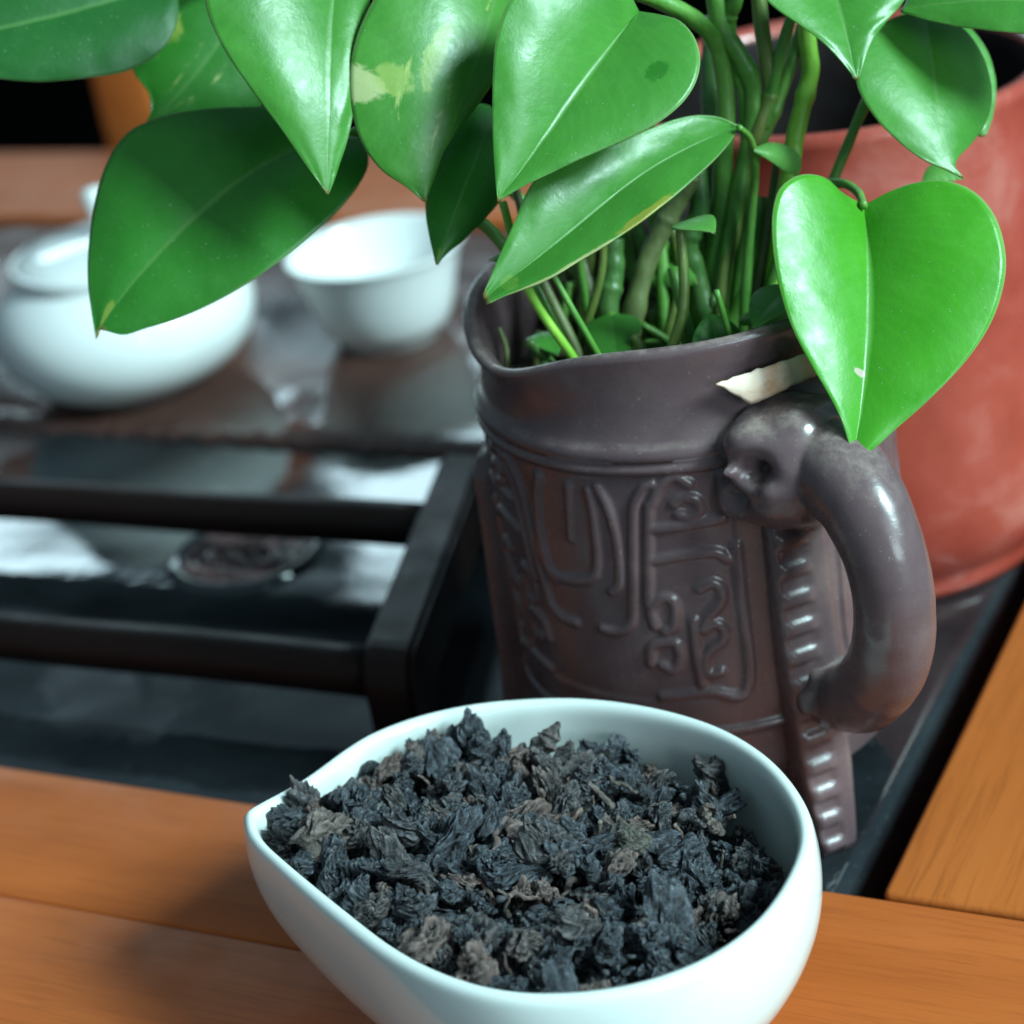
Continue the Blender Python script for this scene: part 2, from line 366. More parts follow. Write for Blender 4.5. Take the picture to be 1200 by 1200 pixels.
# ---- surveyed shapes in tenths of a millimetre: leaf outlines (left, midrib, right), stems, jug relief lines (azimuth deg, height mm)
LEAVES = {
 'heart': ["h",[[-81,514,1289],[-109,477,1327],[-132,445,1371],[-164,402,1392],[-189,354,1384],[-194,315,1352],[-188,283,1315],[-178,255,1276],[-165,230,1238],[-150,210,1198],[-131,193,1159],[-109,180,1120],[-86,170,1082],[-62,161,1043],[-40,150,1004],[-23,135,964],[-13,115,924]],[[-81,514,1289],[-71,487,1266],[-62,460,1243],[-53,433,1220],[-45,406,1197],[-38,380,1174],[-32,354,1151],[-27,328,1128],[-22,303,1106],[-19,278,1083],[-16,254,1060],[-14,230,1037],[-13,207,1014],[-12,184,991],[-12,161,969],[-12,138,946],[-12,116,923]],[[-78,515,1289],[-27,522,1315],[27,528,1331],[83,529,1334],[136,521,1317],[177,501,1283],[202,473,1240],[214,440,1196],[212,403,1153],[201,365,1114],[181,327,1079],[155,290,1048],[125,254,1020],[93,219,994],[59,184,969],[26,150,944],[-10,116,922]]],
 'center': ["c",[[-490,474,1702],[-500,457,1748],[-518,433,1787],[-544,403,1817],[-573,367,1833],[-603,327,1835],[-627,288,1823],[-646,251,1801],[-656,218,1771],[-660,189,1736],[-660,165,1699],[-658,143,1662],[-655,122,1623],[-652,103,1585],[-648,85,1545],[-643,69,1506],[-638,52,1466]],[[-490,474,1702],[-499,442,1689],[-507,410,1676],[-515,378,1662],[-522,348,1649],[-530,318,1635],[-538,289,1621],[-546,261,1606],[-555,234,1591],[-563,209,1576],[-572,184,1560],[-582,160,1545],[-592,138,1529],[-603,116,1513],[-614,94,1497],[-626,73,1482],[-638,52,1466]],[[-490,474,1702],[-443,463,1697],[-396,450,1687],[-360,426,1662],[-339,394,1631],[-335,359,1601],[-345,323,1576],[-365,289,1557],[-391,257,1543],[-420,229,1534],[-450,202,1526],[-481,176,1518],[-513,151,1510],[-544,127,1500],[-575,102,1491],[-606,78,1480],[-635,53,1466]]],
 'lower': ["e",[[-343,563,1438],[-372,536,1466],[-404,503,1482],[-434,466,1487],[-463,429,1485],[-491,391,1481],[-519,354,1477],[-547,317,1474],[-575,281,1470],[-603,245,1466],[-629,210,1457],[-644,177,1433],[-652,148,1403],[-662,119,1373],[-672,90,1344],[-682,61,1314],[-692,33,1285]],[[-343,563,1438],[-369,527,1436],[-394,491,1433],[-418,455,1428],[-441,419,1422],[-464,383,1414],[-485,348,1404],[-506,313,1392],[-525,279,1379],[-544,246,1366],[-564,213,1352],[-584,181,1339],[-605,150,1326],[-626,119,1313],[-648,89,1301],[-669,60,1288],[-690,30,1275]],[[-342,559,1436],[-345,501,1422],[-354,448,1410],[-367,400,1399],[-382,355,1388],[-398,314,1377],[-417,276,1366],[-437,242,1355],[-460,211,1344],[-484,182,1333],[-510,156,1322],[-535,129,1312],[-560,102,1301],[-588,78,1292],[-619,59,1285],[-651,40,1278],[-680,19,1269]]],
 'bright_left': ["n",[[-1056,333,1890],[-1072,313,1938],[-1100,277,1968],[-1133,234,1980],[-1163,187,1978],[-1188,140,1961],[-1201,97,1930],[-1201,63,1888],[-1188,41,1843],[-1166,27,1799],[-1141,20,1755],[-1114,16,1713],[-1087,15,1670],[-1060,14,1628],[-1035,13,1584],[-1010,12,1540],[-984,12,1496]],[[-1052,336,1889],[-1046,308,1866],[-1040,280,1843],[-1034,253,1820],[-1027,227,1796],[-1021,202,1773],[-1014,179,1749],[-1008,157,1725],[-1003,136,1700],[-998,117,1675],[-994,99,1650],[-991,83,1625],[-989,67,1599],[-988,52,1573],[-986,38,1547],[-985,25,1521],[-984,12,1494]],[[-1050,339,1888],[-1029,365,1889],[-1009,354,1862],[-996,332,1833],[-986,307,1805],[-978,280,1778],[-974,252,1752],[-971,223,1727],[-969,196,1701],[-967,170,1675],[-965,148,1648],[-963,127,1620],[-964,106,1593],[-967,83,1567],[-972,59,1542],[-977,37,1517],[-983,13,1494]]],
 'variegated': ["v",[[-813,528,1810],[-829,509,1855],[-860,469,1875],[-889,422,1875],[-913,374,1862],[-933,328,1841],[-949,285,1815],[-961,245,1784],[-970,209,1750],[-974,177,1712],[-972,151,1671],[-965,130,1628],[-954,115,1585],[-935,109,1542],[-908,112,1503],[-875,125,1471],[-845,135,1435]],[[-798,538,1807],[-793,503,1784],[-787,468,1762],[-783,434,1739],[-780,401,1717],[-778,370,1695],[-778,340,1673],[-780,312,1651],[-783,286,1629],[-787,262,1606],[-793,239,1583],[-800,219,1560],[-808,200,1536],[-817,182,1511],[-825,166,1486],[-834,151,1461],[-843,135,1435]],[[-798,538,1807],[-785,540,1777],[-776,522,1748],[-769,498,1720],[-765,469,1694],[-763,439,1669],[-763,409,1645],[-765,379,1622],[-770,345,1602],[-777,309,1585],[-785,275,1568],[-795,243,1552],[-806,214,1534],[-819,190,1514],[-831,172,1489],[-838,154,1462],[-843,138,1434]]],
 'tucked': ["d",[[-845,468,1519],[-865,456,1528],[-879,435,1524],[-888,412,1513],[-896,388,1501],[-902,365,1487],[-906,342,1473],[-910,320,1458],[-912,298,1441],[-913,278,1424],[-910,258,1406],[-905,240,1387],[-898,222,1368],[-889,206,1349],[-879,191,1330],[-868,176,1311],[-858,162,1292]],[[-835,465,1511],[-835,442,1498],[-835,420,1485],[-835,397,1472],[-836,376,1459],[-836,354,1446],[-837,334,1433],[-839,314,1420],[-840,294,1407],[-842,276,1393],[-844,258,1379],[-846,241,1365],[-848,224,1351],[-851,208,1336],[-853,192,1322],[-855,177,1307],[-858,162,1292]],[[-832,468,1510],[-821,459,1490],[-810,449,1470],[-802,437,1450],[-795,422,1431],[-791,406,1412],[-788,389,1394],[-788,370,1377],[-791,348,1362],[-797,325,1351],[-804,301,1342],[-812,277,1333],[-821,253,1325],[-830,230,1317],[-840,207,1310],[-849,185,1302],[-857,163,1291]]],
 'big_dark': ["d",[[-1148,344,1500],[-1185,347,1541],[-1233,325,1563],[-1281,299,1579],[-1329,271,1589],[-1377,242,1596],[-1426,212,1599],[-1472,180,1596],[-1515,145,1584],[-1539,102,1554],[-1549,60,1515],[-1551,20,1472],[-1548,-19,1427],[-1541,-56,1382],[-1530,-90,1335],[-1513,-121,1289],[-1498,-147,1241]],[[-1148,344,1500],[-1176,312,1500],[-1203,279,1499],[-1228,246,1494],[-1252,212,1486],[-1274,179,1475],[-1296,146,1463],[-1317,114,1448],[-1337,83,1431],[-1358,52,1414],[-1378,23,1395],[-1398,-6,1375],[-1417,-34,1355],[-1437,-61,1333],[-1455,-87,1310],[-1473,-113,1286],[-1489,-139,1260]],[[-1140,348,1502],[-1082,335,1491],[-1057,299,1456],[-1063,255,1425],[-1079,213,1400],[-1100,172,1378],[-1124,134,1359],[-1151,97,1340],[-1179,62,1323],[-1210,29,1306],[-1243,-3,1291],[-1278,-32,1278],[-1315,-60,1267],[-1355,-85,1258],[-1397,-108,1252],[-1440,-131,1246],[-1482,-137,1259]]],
 'rear_mottled': ["w",[[-1423,698,1814],[-1456,696,1842],[-1492,687,1864],[-1529,666,1870],[-1563,640,1868],[-1594,611,1859],[-1621,579,1844],[-1643,547,1823],[-1661,515,1798],[-1672,483,1769],[-1677,452,1736],[-1676,422,1702],[-1667,395,1666],[-1645,374,1631],[-1612,360,1600],[-1600,336,1564],[-1608,306,1533]],[[-1423,698,1814],[-1430,670,1794],[-1437,642,1775],[-1444,615,1756],[-1452,588,1737],[-1461,561,1719],[-1471,535,1701],[-1481,510,1683],[-1492,485,1665],[-1503,461,1647],[-1515,437,1629],[-1528,414,1612],[-1543,392,1595],[-1558,370,1579],[-1574,349,1564],[-1591,327,1549],[-1608,306,1533]],[[-1423,698,1814],[-1402,686,1779],[-1386,670,1744],[-1378,648,1709],[-1375,623,1675],[-1376,597,1642],[-1380,570,1610],[-1387,542,1580],[-1398,513,1552],[-1413,483,1528],[-1433,453,1507],[-1457,424,1494],[-1486,396,1489],[-1516,370,1492],[-1547,347,1502],[-1577,326,1516],[-1608,306,1531]]],
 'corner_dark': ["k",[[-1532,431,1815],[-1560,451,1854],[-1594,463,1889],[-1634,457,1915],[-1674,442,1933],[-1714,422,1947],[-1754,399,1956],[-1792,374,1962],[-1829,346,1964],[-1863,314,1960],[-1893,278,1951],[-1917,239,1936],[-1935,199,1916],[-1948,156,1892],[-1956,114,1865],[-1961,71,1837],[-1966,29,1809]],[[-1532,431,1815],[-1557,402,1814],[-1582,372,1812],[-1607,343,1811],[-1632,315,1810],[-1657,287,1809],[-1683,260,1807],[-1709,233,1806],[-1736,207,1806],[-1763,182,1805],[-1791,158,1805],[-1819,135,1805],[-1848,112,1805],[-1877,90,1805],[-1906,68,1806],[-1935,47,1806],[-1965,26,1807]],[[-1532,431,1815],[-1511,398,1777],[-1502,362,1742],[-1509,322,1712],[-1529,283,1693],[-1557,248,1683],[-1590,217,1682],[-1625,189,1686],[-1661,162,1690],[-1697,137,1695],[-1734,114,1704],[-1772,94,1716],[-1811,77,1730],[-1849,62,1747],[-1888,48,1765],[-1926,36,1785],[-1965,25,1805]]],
 'right_upper': ["n",[[-33,861,1561],[-55,828,1580],[-77,791,1585],[-94,753,1579],[-107,716,1567],[-114,681,1549],[-117,651,1528],[-112,627,1503],[-98,612,1477],[-80,603,1452],[-60,598,1427],[-38,597,1404],[-16,598,1381],[7,603,1360],[32,611,1341],[58,621,1325],[84,630,1307]],[[-33,861,1561],[-25,838,1547],[-17,815,1532],[-8,793,1517],[-1,772,1503],[7,751,1488],[13,732,1472],[20,715,1457],[26,698,1441],[32,684,1424],[37,671,1408],[43,659,1391],[48,649,1373],[54,641,1355],[62,635,1337],[74,632,1321],[87,631,1305]],[[-30,867,1560],[-9,887,1553],[13,898,1540],[33,901,1523],[51,896,1503],[66,887,1482],[79,875,1461],[89,859,1439],[97,841,1418],[101,819,1397],[101,793,1379],[97,763,1364],[90,730,1353],[81,695,1344],[72,659,1338],[71,636,1323],[88,633,1304]]],
 'right_edge': ["n",[[-41,749,1618],[-38,788,1639],[-32,830,1657],[-15,863,1671],[8,889,1681],[35,910,1687],[65,925,1690],[96,934,1689],[129,938,1685],[163,938,1678],[196,934,1668],[228,925,1655],[258,907,1639],[286,883,1620],[311,850,1601],[333,808,1581],[353,764,1562]],[[-43,732,1616],[-17,733,1618],[9,734,1621],[36,735,1623],[62,737,1624],[87,738,1625],[113,740,1625],[138,742,1624],[164,745,1623],[189,748,1620],[213,750,1616],[238,752,1609],[261,754,1601],[285,756,1592],[308,757,1582],[331,759,1572],[354,761,1562]],[[-43,729,1613],[-16,721,1607],[12,713,1600],[39,707,1595],[65,702,1590],[92,699,1586],[118,697,1583],[143,696,1579],[169,696,1576],[193,698,1572],[218,701,1568],[242,706,1565],[265,713,1562],[288,722,1560],[310,734,1559],[332,747,1560],[354,760,1560]]],
 'top_right': ["n",[[-208,748,1724],[-223,726,1747],[-240,700,1764],[-258,669,1767],[-273,637,1762],[-282,607,1749],[-280,583,1727],[-269,568,1704],[-250,563,1684],[-229,562,1666],[-207,564,1649],[-185,566,1631],[-164,568,1613],[-145,569,1594],[-126,568,1573],[-109,567,1551],[-92,565,1529]],[[-201,754,1722],[-192,738,1711],[-183,723,1700],[-174,709,1688],[-166,694,1677],[-158,680,1665],[-150,667,1653],[-143,654,1642],[-136,642,1630],[-129,631,1618],[-123,620,1605],[-117,610,1593],[-111,600,1580],[-106,591,1567],[-101,583,1555],[-95,575,1542],[-91,566,1529]],[[-193,758,1721],[-174,769,1735],[-152,779,1745],[-126,785,1745],[-99,787,1737],[-75,785,1725],[-53,778,1707],[-38,764,1686],[-29,747,1664],[-30,724,1644],[-40,700,1628],[-52,675,1616],[-64,652,1602],[-74,629,1586],[-80,608,1568],[-84,587,1548],[-89,567,1528]]],
 'tiny': ["p",[[-268,686,1305],[-268,690,1312],[-268,694,1319],[-270,694,1327],[-274,692,1335],[-277,688,1343],[-282,683,1350],[-287,677,1357],[-292,669,1362],[-297,662,1367],[-302,653,1371],[-307,645,1375],[-313,636,1377],[-317,625,1379],[-321,615,1379],[-325,604,1380],[-329,592,1380]],[[-268,670,1301],[-271,664,1308],[-273,659,1315],[-275,654,1322],[-278,648,1329],[-281,643,1335],[-284,638,1341],[-287,633,1347],[-291,628,1352],[-295,623,1357],[-299,618,1361],[-304,613,1365],[-308,609,1368],[-313,604,1371],[-318,599,1374],[-323,594,1377],[-328,590,1379]],[[-274,665,1298],[-277,658,1303],[-280,651,1308],[-283,644,1314],[-286,638,1319],[-289,632,1324],[-292,627,1330],[-295,622,1335],[-298,618,1341],[-301,613,1346],[-305,609,1351],[-308,605,1356],[-312,602,1360],[-316,598,1365],[-320,595,1369],[-324,592,1373],[-328,589,1377]]],
 'behind': ["n",[[-70,1031,1532],[-95,1025,1536],[-119,1016,1536],[-136,1001,1524],[-144,983,1506],[-141,966,1484],[-133,951,1462],[-122,938,1440],[-109,927,1419],[-94,917,1399],[-77,909,1380],[-57,903,1362],[-37,899,1347],[-14,896,1333],[9,895,1321],[33,895,1311],[56,895,1300]],[[-65,1031,1532],[-57,1018,1518],[-49,1005,1504],[-41,993,1490],[-33,981,1477],[-25,970,1463],[-17,959,1449],[-9,949,1434],[-1,941,1420],[7,933,1406],[15,926,1391],[23,919,1376],[30,913,1361],[38,908,1346],[45,904,1331],[53,899,1316],[60,895,1300]],[[-60,1035,1531],[-42,1036,1522],[-24,1037,1513],[-7,1036,1502],[9,1033,1489],[23,1027,1475],[36,1020,1460],[47,1012,1444],[56,1003,1427],[63,992,1410],[69,981,1393],[72,969,1376],[74,956,1360],[73,942,1343],[72,928,1328],[68,913,1313],[63,897,1299]]],
 'stub_a': ["p",[[-589,582,1106],[-586,586,1111],[-582,592,1116],[-579,597,1121],[-574,601,1126],[-568,605,1129],[-561,608,1131],[-553,609,1131],[-544,609,1131],[-535,608,1130],[-527,606,1128],[-518,602,1125],[-510,597,1122],[-502,590,1119],[-495,582,1115],[-487,575,1112],[-480,568,1108]],[[-588,568,1102],[-581,568,1104],[-574,569,1107],[-567,569,1109],[-560,570,1112],[-553,570,1113],[-546,570,1114],[-538,570,1115],[-531,569,1115],[-523,568,1114],[-516,567,1113],[-509,565,1111],[-501,564,1110],[-494,562,1108],[-487,560,1106],[-480,559,1105],[-473,557,1103]],[[-579,565,1088],[-572,564,1088],[-565,563,1087],[-559,562,1087],[-552,561,1087],[-545,560,1087],[-538,559,1087],[-532,558,1088],[-525,557,1088],[-518,557,1089],[-512,556,1090],[-505,556,1091],[-498,556,1093],[-492,555,1094],[-485,555,1095],[-479,555,1097],[-472,555,1098]]],
 'stub_b': ["p",[[-529,703,1132],[-528,706,1138],[-528,710,1144],[-528,714,1150],[-527,719,1156],[-525,723,1162],[-520,726,1166],[-514,729,1169],[-507,730,1171],[-499,729,1171],[-490,726,1170],[-482,721,1168],[-475,714,1165],[-469,706,1161],[-462,697,1158],[-456,689,1154],[-450,681,1151]],[[-528,693,1126],[-522,692,1128],[-517,691,1130],[-512,690,1131],[-507,689,1133],[-502,688,1135],[-497,687,1136],[-491,686,1138],[-486,685,1139],[-481,684,1140],[-476,682,1141],[-470,681,1142],[-465,680,1143],[-460,678,1143],[-454,677,1144],[-449,676,1145],[-444,674,1146]],[[-520,687,1109],[-514,686,1109],[-509,684,1109],[-504,682,1109],[-498,681,1109],[-493,679,1110],[-488,678,1111],[-482,677,1112],[-477,676,1114],[-472,675,1116],[-468,674,1118],[-463,674,1122],[-459,673,1125],[-455,673,1129],[-451,672,1132],[-447,672,1136],[-443,671,1139]]],
 'stub_c': ["p",[[-364,507,1046],[-358,510,1048],[-353,514,1051],[-347,519,1053],[-341,522,1055],[-335,524,1057],[-328,525,1059],[-320,524,1060],[-311,522,1062],[-303,520,1064],[-294,517,1065],[-285,513,1067],[-276,509,1069],[-267,505,1070],[-258,500,1072],[-249,495,1073],[-240,491,1075]],[[-360,487,1047],[-352,486,1048],[-344,486,1050],[-336,485,1052],[-327,484,1054],[-319,483,1056],[-311,483,1058],[-303,482,1059],[-295,481,1061],[-287,480,1063],[-279,479,1064],[-271,478,1066],[-263,478,1068],[-255,477,1070],[-246,476,1071],[-238,475,1073],[-230,474,1075]],[[-353,486,1038],[-345,484,1038],[-338,483,1039],[-330,481,1040],[-322,480,1040],[-314,478,1041],[-307,477,1043],[-299,476,1045],[-291,475,1046],[-284,474,1049],[-277,473,1051],[-269,472,1053],[-262,471,1056],[-255,470,1058],[-247,470,1061],[-240,469,1063],[-233,468,1066]]],
 'yellow': ["p",[[-37,762,1248],[-36,765,1250],[-36,768,1253],[-35,771,1255],[-35,775,1258],[-35,778,1260],[-34,781,1262],[-33,785,1265],[-32,788,1267],[-30,792,1268],[-29,795,1270],[-26,798,1271],[-24,801,1272],[-21,804,1272],[-19,807,1273],[-16,810,1273],[-13,813,1274]],[[-30,763,1247],[-26,766,1249],[-22,769,1250],[-19,772,1252],[-15,774,1253],[-11,777,1254],[-6,780,1254],[-2,782,1254],[2,784,1253],[7,787,1253],[11,789,1252],[16,791,1251],[20,793,1250],[25,795,1249],[29,797,1248],[34,799,1247],[38,801,1246]],[[-20,765,1243],[-16,768,1242],[-12,770,1242],[-8,772,1242],[-5,774,1241],[-1,776,1241],[3,778,1241],[7,780,1241],[11,782,1241],[15,785,1241],[19,787,1241],[23,789,1241],[26,792,1242],[30,794,1242],[34,796,1242],[38,799,1242],[42,801,1243]]],
}
STEMS = [
 ["g",23.1,16.0,[[-442,776,1710],[-434,745,1648],[-426,732,1594],[-395,732,1540],[-375,737,1483],[-374,735,1433],[-382,727,1381],[-411,694,1261],[-435,644,1127],[-453,587,954],[-458,568,757]]],
 ["o",17.8,14.2,[[-363,813,1697],[-356,782,1635],[-345,755,1553],[-338,748,1465],[-344,739,1431],[-366,719,1374],[-398,707,1294],[-422,666,1176],[-438,615,1080],[-444,570,961],[-446,548,764]]],
 ["y",19.6,21.3,[[-273,841,1633],[-270,809,1549],[-266,798,1480],[-277,773,1425],[-295,748,1354],[-301,730,1304],[-323,681,1171],[-345,597,953],[-350,575,757]]],
 ["g",14.4,16.2,[[-287,833,1564],[-296,822,1532],[-322,793,1459],[-348,767,1395],[-375,745,1337],[-394,730,1286],[-413,702,1163],[-428,619,941],[-431,598,744]]],
 ["g",17.7,24.8,[[-530,574,1713],[-515,609,1693],[-472,659,1647],[-445,699,1599],[-435,726,1546],[-431,728,1455],[-441,705,1333],[-453,688,1225],[-470,651,1085],[-487,602,946],[-493,582,749]]],
 ["g",17.6,15.9,[[-376,751,1714],[-392,743,1647],[-414,744,1603],[-406,742,1523],[-396,744,1449],[-397,734,1341]]],
 ["b",19.8,23.4,[[-480,621,1316],[-515,610,1263],[-547,590,1214],[-585,546,1129],[-615,490,991],[-626,467,796]]],
 ["d",23.6,27.2,[[-490,664,1310],[-486,647,1231],[-511,622,1167],[-499,614,1095],[-470,589,952],[-458,578,754]]],
 ["y",16.6,18.5,[[-592,641,1145],[-561,654,1091],[-530,653,1013],[-516,640,929],[-506,630,730]]],
 ["g",23.7,31.0,[[-392,747,1223],[-396,720,1156],[-408,658,1034],[-439,610,935],[-455,584,743]]],
 ["g",14.2,16.0,[[-863,354,1319],[-835,364,1287],[-802,375,1227],[-761,380,1149],[-727,379,1089],[-695,377,1008],[-672,375,812]]],
 ["d",25.3,27.2,[[-646,540,1203],[-645,516,1136],[-654,486,1070],[-646,466,980],[-640,453,781]]],
 ["b",20.1,21.9,[[-725,527,1168],[-700,504,1080],[-695,474,975],[-692,457,777]]],
 ["b",9.1,12.7,[[-345,771,1309],[-354,734,1228],[-365,676,1115],[-384,599,951],[-390,573,756]]],
 ["b",24.0,25.8,[[-610,608,1060],[-590,590,1008],[-577,581,932],[-566,574,733]]],
 ["d",25.9,25.9,[[-521,940,1559],[-519,878,1446],[-503,813,1315],[-508,778,1211],[-495,741,1088],[-504,676,914],[-506,655,717]]],
 ["b",16.6,20.3,[[-818,587,1232],[-788,560,1154],[-773,534,1047],[-764,519,849]]],
 ["g",8.7,14.0,[[-73,491,1298],[-109,567,1298],[-159,615,1299],[-228,649,1268],[-293,653,1182],[-335,633,1075],[-361,589,956],[-373,568,760]]],
 ["g",8.9,14.2,[[-35,866,1560],[-88,886,1524],[-155,837,1414],[-210,773,1289],[-275,696,1128],[-337,601,952],[-354,573,761]]],
 ["g",10.7,16.0,[[-1044,323,1892],[-977,467,1817],[-839,613,1665],[-695,668,1479],[-600,649,1258],[-542,555,965],[-530,536,768]]],
 ["g",10.7,16.0,[[-791,524,1811],[-695,638,1653],[-618,672,1476],[-576,639,1262],[-551,530,975],[-546,508,779]]],
 ["g",10.9,14.5,[[-1151,348,1499],[-1051,442,1484],[-920,512,1384],[-777,531,1205],[-661,509,981],[-633,503,787]]],
 ["g",7.0,12.3,[[-330,531,1447],[-334,596,1397],[-347,635,1319],[-369,636,1207],[-386,557,969],[-390,538,772]]],
 ["g",12.5,7.1,[[-695,668,1479],[-759,529,1433],[-836,467,1510]]],
 ["g",8.7,13.9,[[-196,739,1726],[-255,761,1654],[-309,752,1535],[-355,729,1380]]],
 ["g",11.3,15.1,[[-1423,698,1814],[-1227,785,1725],[-963,826,1531],[-735,783,1268],[-593,623,933],[-571,598,742]]],
 ["g",11.1,14.8,[[-1532,431,1815],[-1345,645,1824],[-1079,779,1701],[-795,785,1424],[-619,591,947],[-599,569,754]]],
]
RELIEF = [[[-82.5,58.3],[-79.0,78.8],[-77.9,81.3],[-75.0,85.0],[-70.9,87.0],[-67.4,85.0]],[[-77.2,85.7],[-79.7,84.6],[-82.6,80.8],[-83.8,75.5],[-87.2,56.6],[-89.1,52.8],[-93.1,51.0],[-97.3,51.1]],[[-92.3,84.8],[-90.0,79.8],[-88.9,72.8],[-89.7,63.4],[-92.5,60.6]],[[-95.1,83.7],[-94.7,76.9],[-97.0,64.2],[-108.8,61.4],[-115.1,63.5],[-116.4,67.9],[-113.8,79.9]],[[-101.2,84.0],[-103.2,71.9]],[[-78.9,75.5],[-70.4,75.9],[-59.7,76.4]],[[-80.1,68.3],[-71.5,69.2],[-63.1,69.1],[-59.7,67.1]],[[-57.3,69.6],[-57.6,57.8],[-58.6,36.2],[-69.6,36.5],[-82.3,35.7]],[[-68.2,61.2],[-65.0,62.3],[-62.5,60.6],[-63.0,57.6],[-67.7,53.7],[-68.7,51.6],[-65.3,52.9],[-63.2,51.2],[-63.6,48.6],[-68.1,46.1],[-69.5,43.1],[-68.4,40.9],[-65.4,41.0]],[[-70.9,54.0],[-71.3,45.3],[-70.9,38.4]],[[-81.7,53.1],[-82.0,57.1],[-78.3,59.7],[-75.5,58.3],[-76.3,53.1],[-78.9,51.7]],[[-84.3,44.0],[-82.8,48.2],[-77.0,49.0],[-75.9,45.5],[-78.0,42.4],[-81.2,43.5]],[[-71.9,81.0],[-69.4,82.1],[-66.2,81.4],[-65.5,78.9],[-68.3,77.8],[-71.1,78.6]]]
SCRAP = [[-279,139,1067],[-143,271,1075],[-109,329,1042],[-127,296,1022],[-226,178,1005]]

# ------------------------------------------------------------------ setting: floor far below, tea table, stone tray
fl_o = mobj('floor', [(-4, -1.5, -.76), (3, -1.5, -.76), (3, 5, -.76), (-4, 5, -.76)], [(0, 1, 2, 3)], FLOOR, smooth=False)
tag(fl_o, kind='structure')

table = empty('tea_table', (-.35, .17, -.75))
tag(table, 'orange wooden tea table frame around the dark stone tray', 'table')
bevbox('front_plank', (-.80, -.04545, -.030), (.16, -.0006, 0), WOOD_X, table, .0008)
bevbox('front_plank', (-.80, -.115, -.030), (.16, -.0456, -.0001), WOOD_X, table, .0008)
bevbox('side_rail', (.0005, .0006, -.030), (.115, .47, .0006), WOOD_Y, table, .0016)
bevbox('back_rail', (-.80, .3815, -.030), (-.0002, .47, 0), WOOD_X, table, .002)
bevbox('side_rail', (-.92, -.115, -.030), (-.8006, .47, 0), WOOD_Y, table, .0015)
bevbox('apron', (-.86, -.095, -.10), (.10, -.075, -.0305), WOOD_X, table, .001)
for x in (-.88, .07):
    for y in (-.09, .42):
        bevbox('leg', (x, y, -.755), (x + .045, y + .045, -.031), WOOD_X, table, .002)

# stone tray: flat basin slab with worn edges
tray = empty('stone_tray', (-.40, .19, -.03))
tag(tray, 'dark wet stone tea tray set inside the orange wooden table frame', 'tray')
def slab(name, x0, x1, y0, y1, ztop, zbot, mat, parent, nx, ny, rag=0.0, relief=.0003, seed=0.):
    V = []
    for i in range(ny):
        for j in range(nx):
            x = x0 + (x1 - x0) * j / (nx - 1); y = y0 + (y1 - y0) * i / (ny - 1)
            z = ztop + relief * noise.fractal(Vector((x * 40 + seed, y * 40, seed)), 1, 2, 4)
            e = min(j, nx - 1 - j, i, ny - 1 - i)
            if i == 0 and rag: y += rag * noise.fractal(Vector((x * 130 + seed, 3.1, 0)), .7, 2, 5); z -= .0012
            if i == 1 and rag: y += rag * .8 * noise.fractal(Vector((x * 130 + seed, 3.1, 0)), .7, 2, 5)
            if e == 0: z -= .00005
            V.append((x, y, z))
    F = grid_faces(ny, nx)
    per = [j for j in range(nx)] + [i * nx + nx - 1 for i in range(1, ny)] + [(ny - 1) * nx + j for j in range(nx - 2, -1, -1)] + [i * nx for i in range(ny - 2, 0, -1)]
    b = len(V)
    for k in per: V.append((V[k][0], V[k][1], zbot))
    n = len(per)
    for k in range(n): F.append((per[k], b + k, b + (k + 1) % n, per[(k + 1) % n]))
    return mobj(name, V, F, mat, parent)
slab('basin', -.795, -.0085, .0012, .381, -.006, -.028, STONE, tray, 150, 90, 0, .00018, 4.)
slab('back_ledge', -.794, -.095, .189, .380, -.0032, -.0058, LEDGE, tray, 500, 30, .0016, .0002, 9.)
# round carved drain in the basin
dz = -.0056
dr = lathe('drain_ring', [(.0245, -.002), (.0240, .0006), (.0225, .0016), (.0205, .0014), (.0190, .0002), (.0185, -.002)], (-.229, .121, dz), STONE, tray, 72, cap=False)
V = []; nr, nc = 26, 96
for i in range(nr):
    for k in range(nc):
        r = .0192 * i / (nr - 1) + 1e-5; t = 2 * math.pi * k / nc
        z = .0006 + .0011 * math.sin(r * 900 + 3 * math.sin(3 * t)) * (1 if i < nr - 1 else 0) + .0006 * noise.noise(Vector((r * math.cos(t) * 300, r * math.sin(t) * 300, 2)))
        V.append((-.229 + r * math.cos(t), .121 + r * math.sin(t), dz + z))
drm = N('carved_brown'); v = drm.coord('Object')
drm.set(Base_Color=drm.ramp(drm.noise(v, 160, 4, .6), [(.35, (.035, .020, .022)), (.65, (.20, .11, .11))]), Roughness=.22)
mobj('drain_plate', V, grid_faces(nr, nc, wrap=True), drm.m, tray)

# chair seen behind the table
chair = empty('wooden_chair', (-.62, .58, -.75))
tag(chair, 'blurred wooden chair post standing behind the far table rail', 'chair')
bevbox('post', (-.548, .50, -.755), (-.512, .535, .16), WOOD_Y, chair, .004)
bevbox('post', (-.96, .50, -.755), (-.924, .535, .16), WOOD_Y, chair, .004)
bevbox('crest_rail', (-.98, .498, .1605), (-.49, .537, .20), WOOD_X, chair, .004)
bevbox('seat_rail', (-.9235, .505, -.34), (-.5485, .53, -.28), WOOD_X, chair, .003)
bevbox('seat', (-.95, .536, -.30), (-.52, .93, -.27), DARKWOOD, chair, .005)
for x in (-.95, -.555): bevbox('leg', (x, .88, -.755), (x + .034, .914, -.301), WOOD_Y, chair, .003)

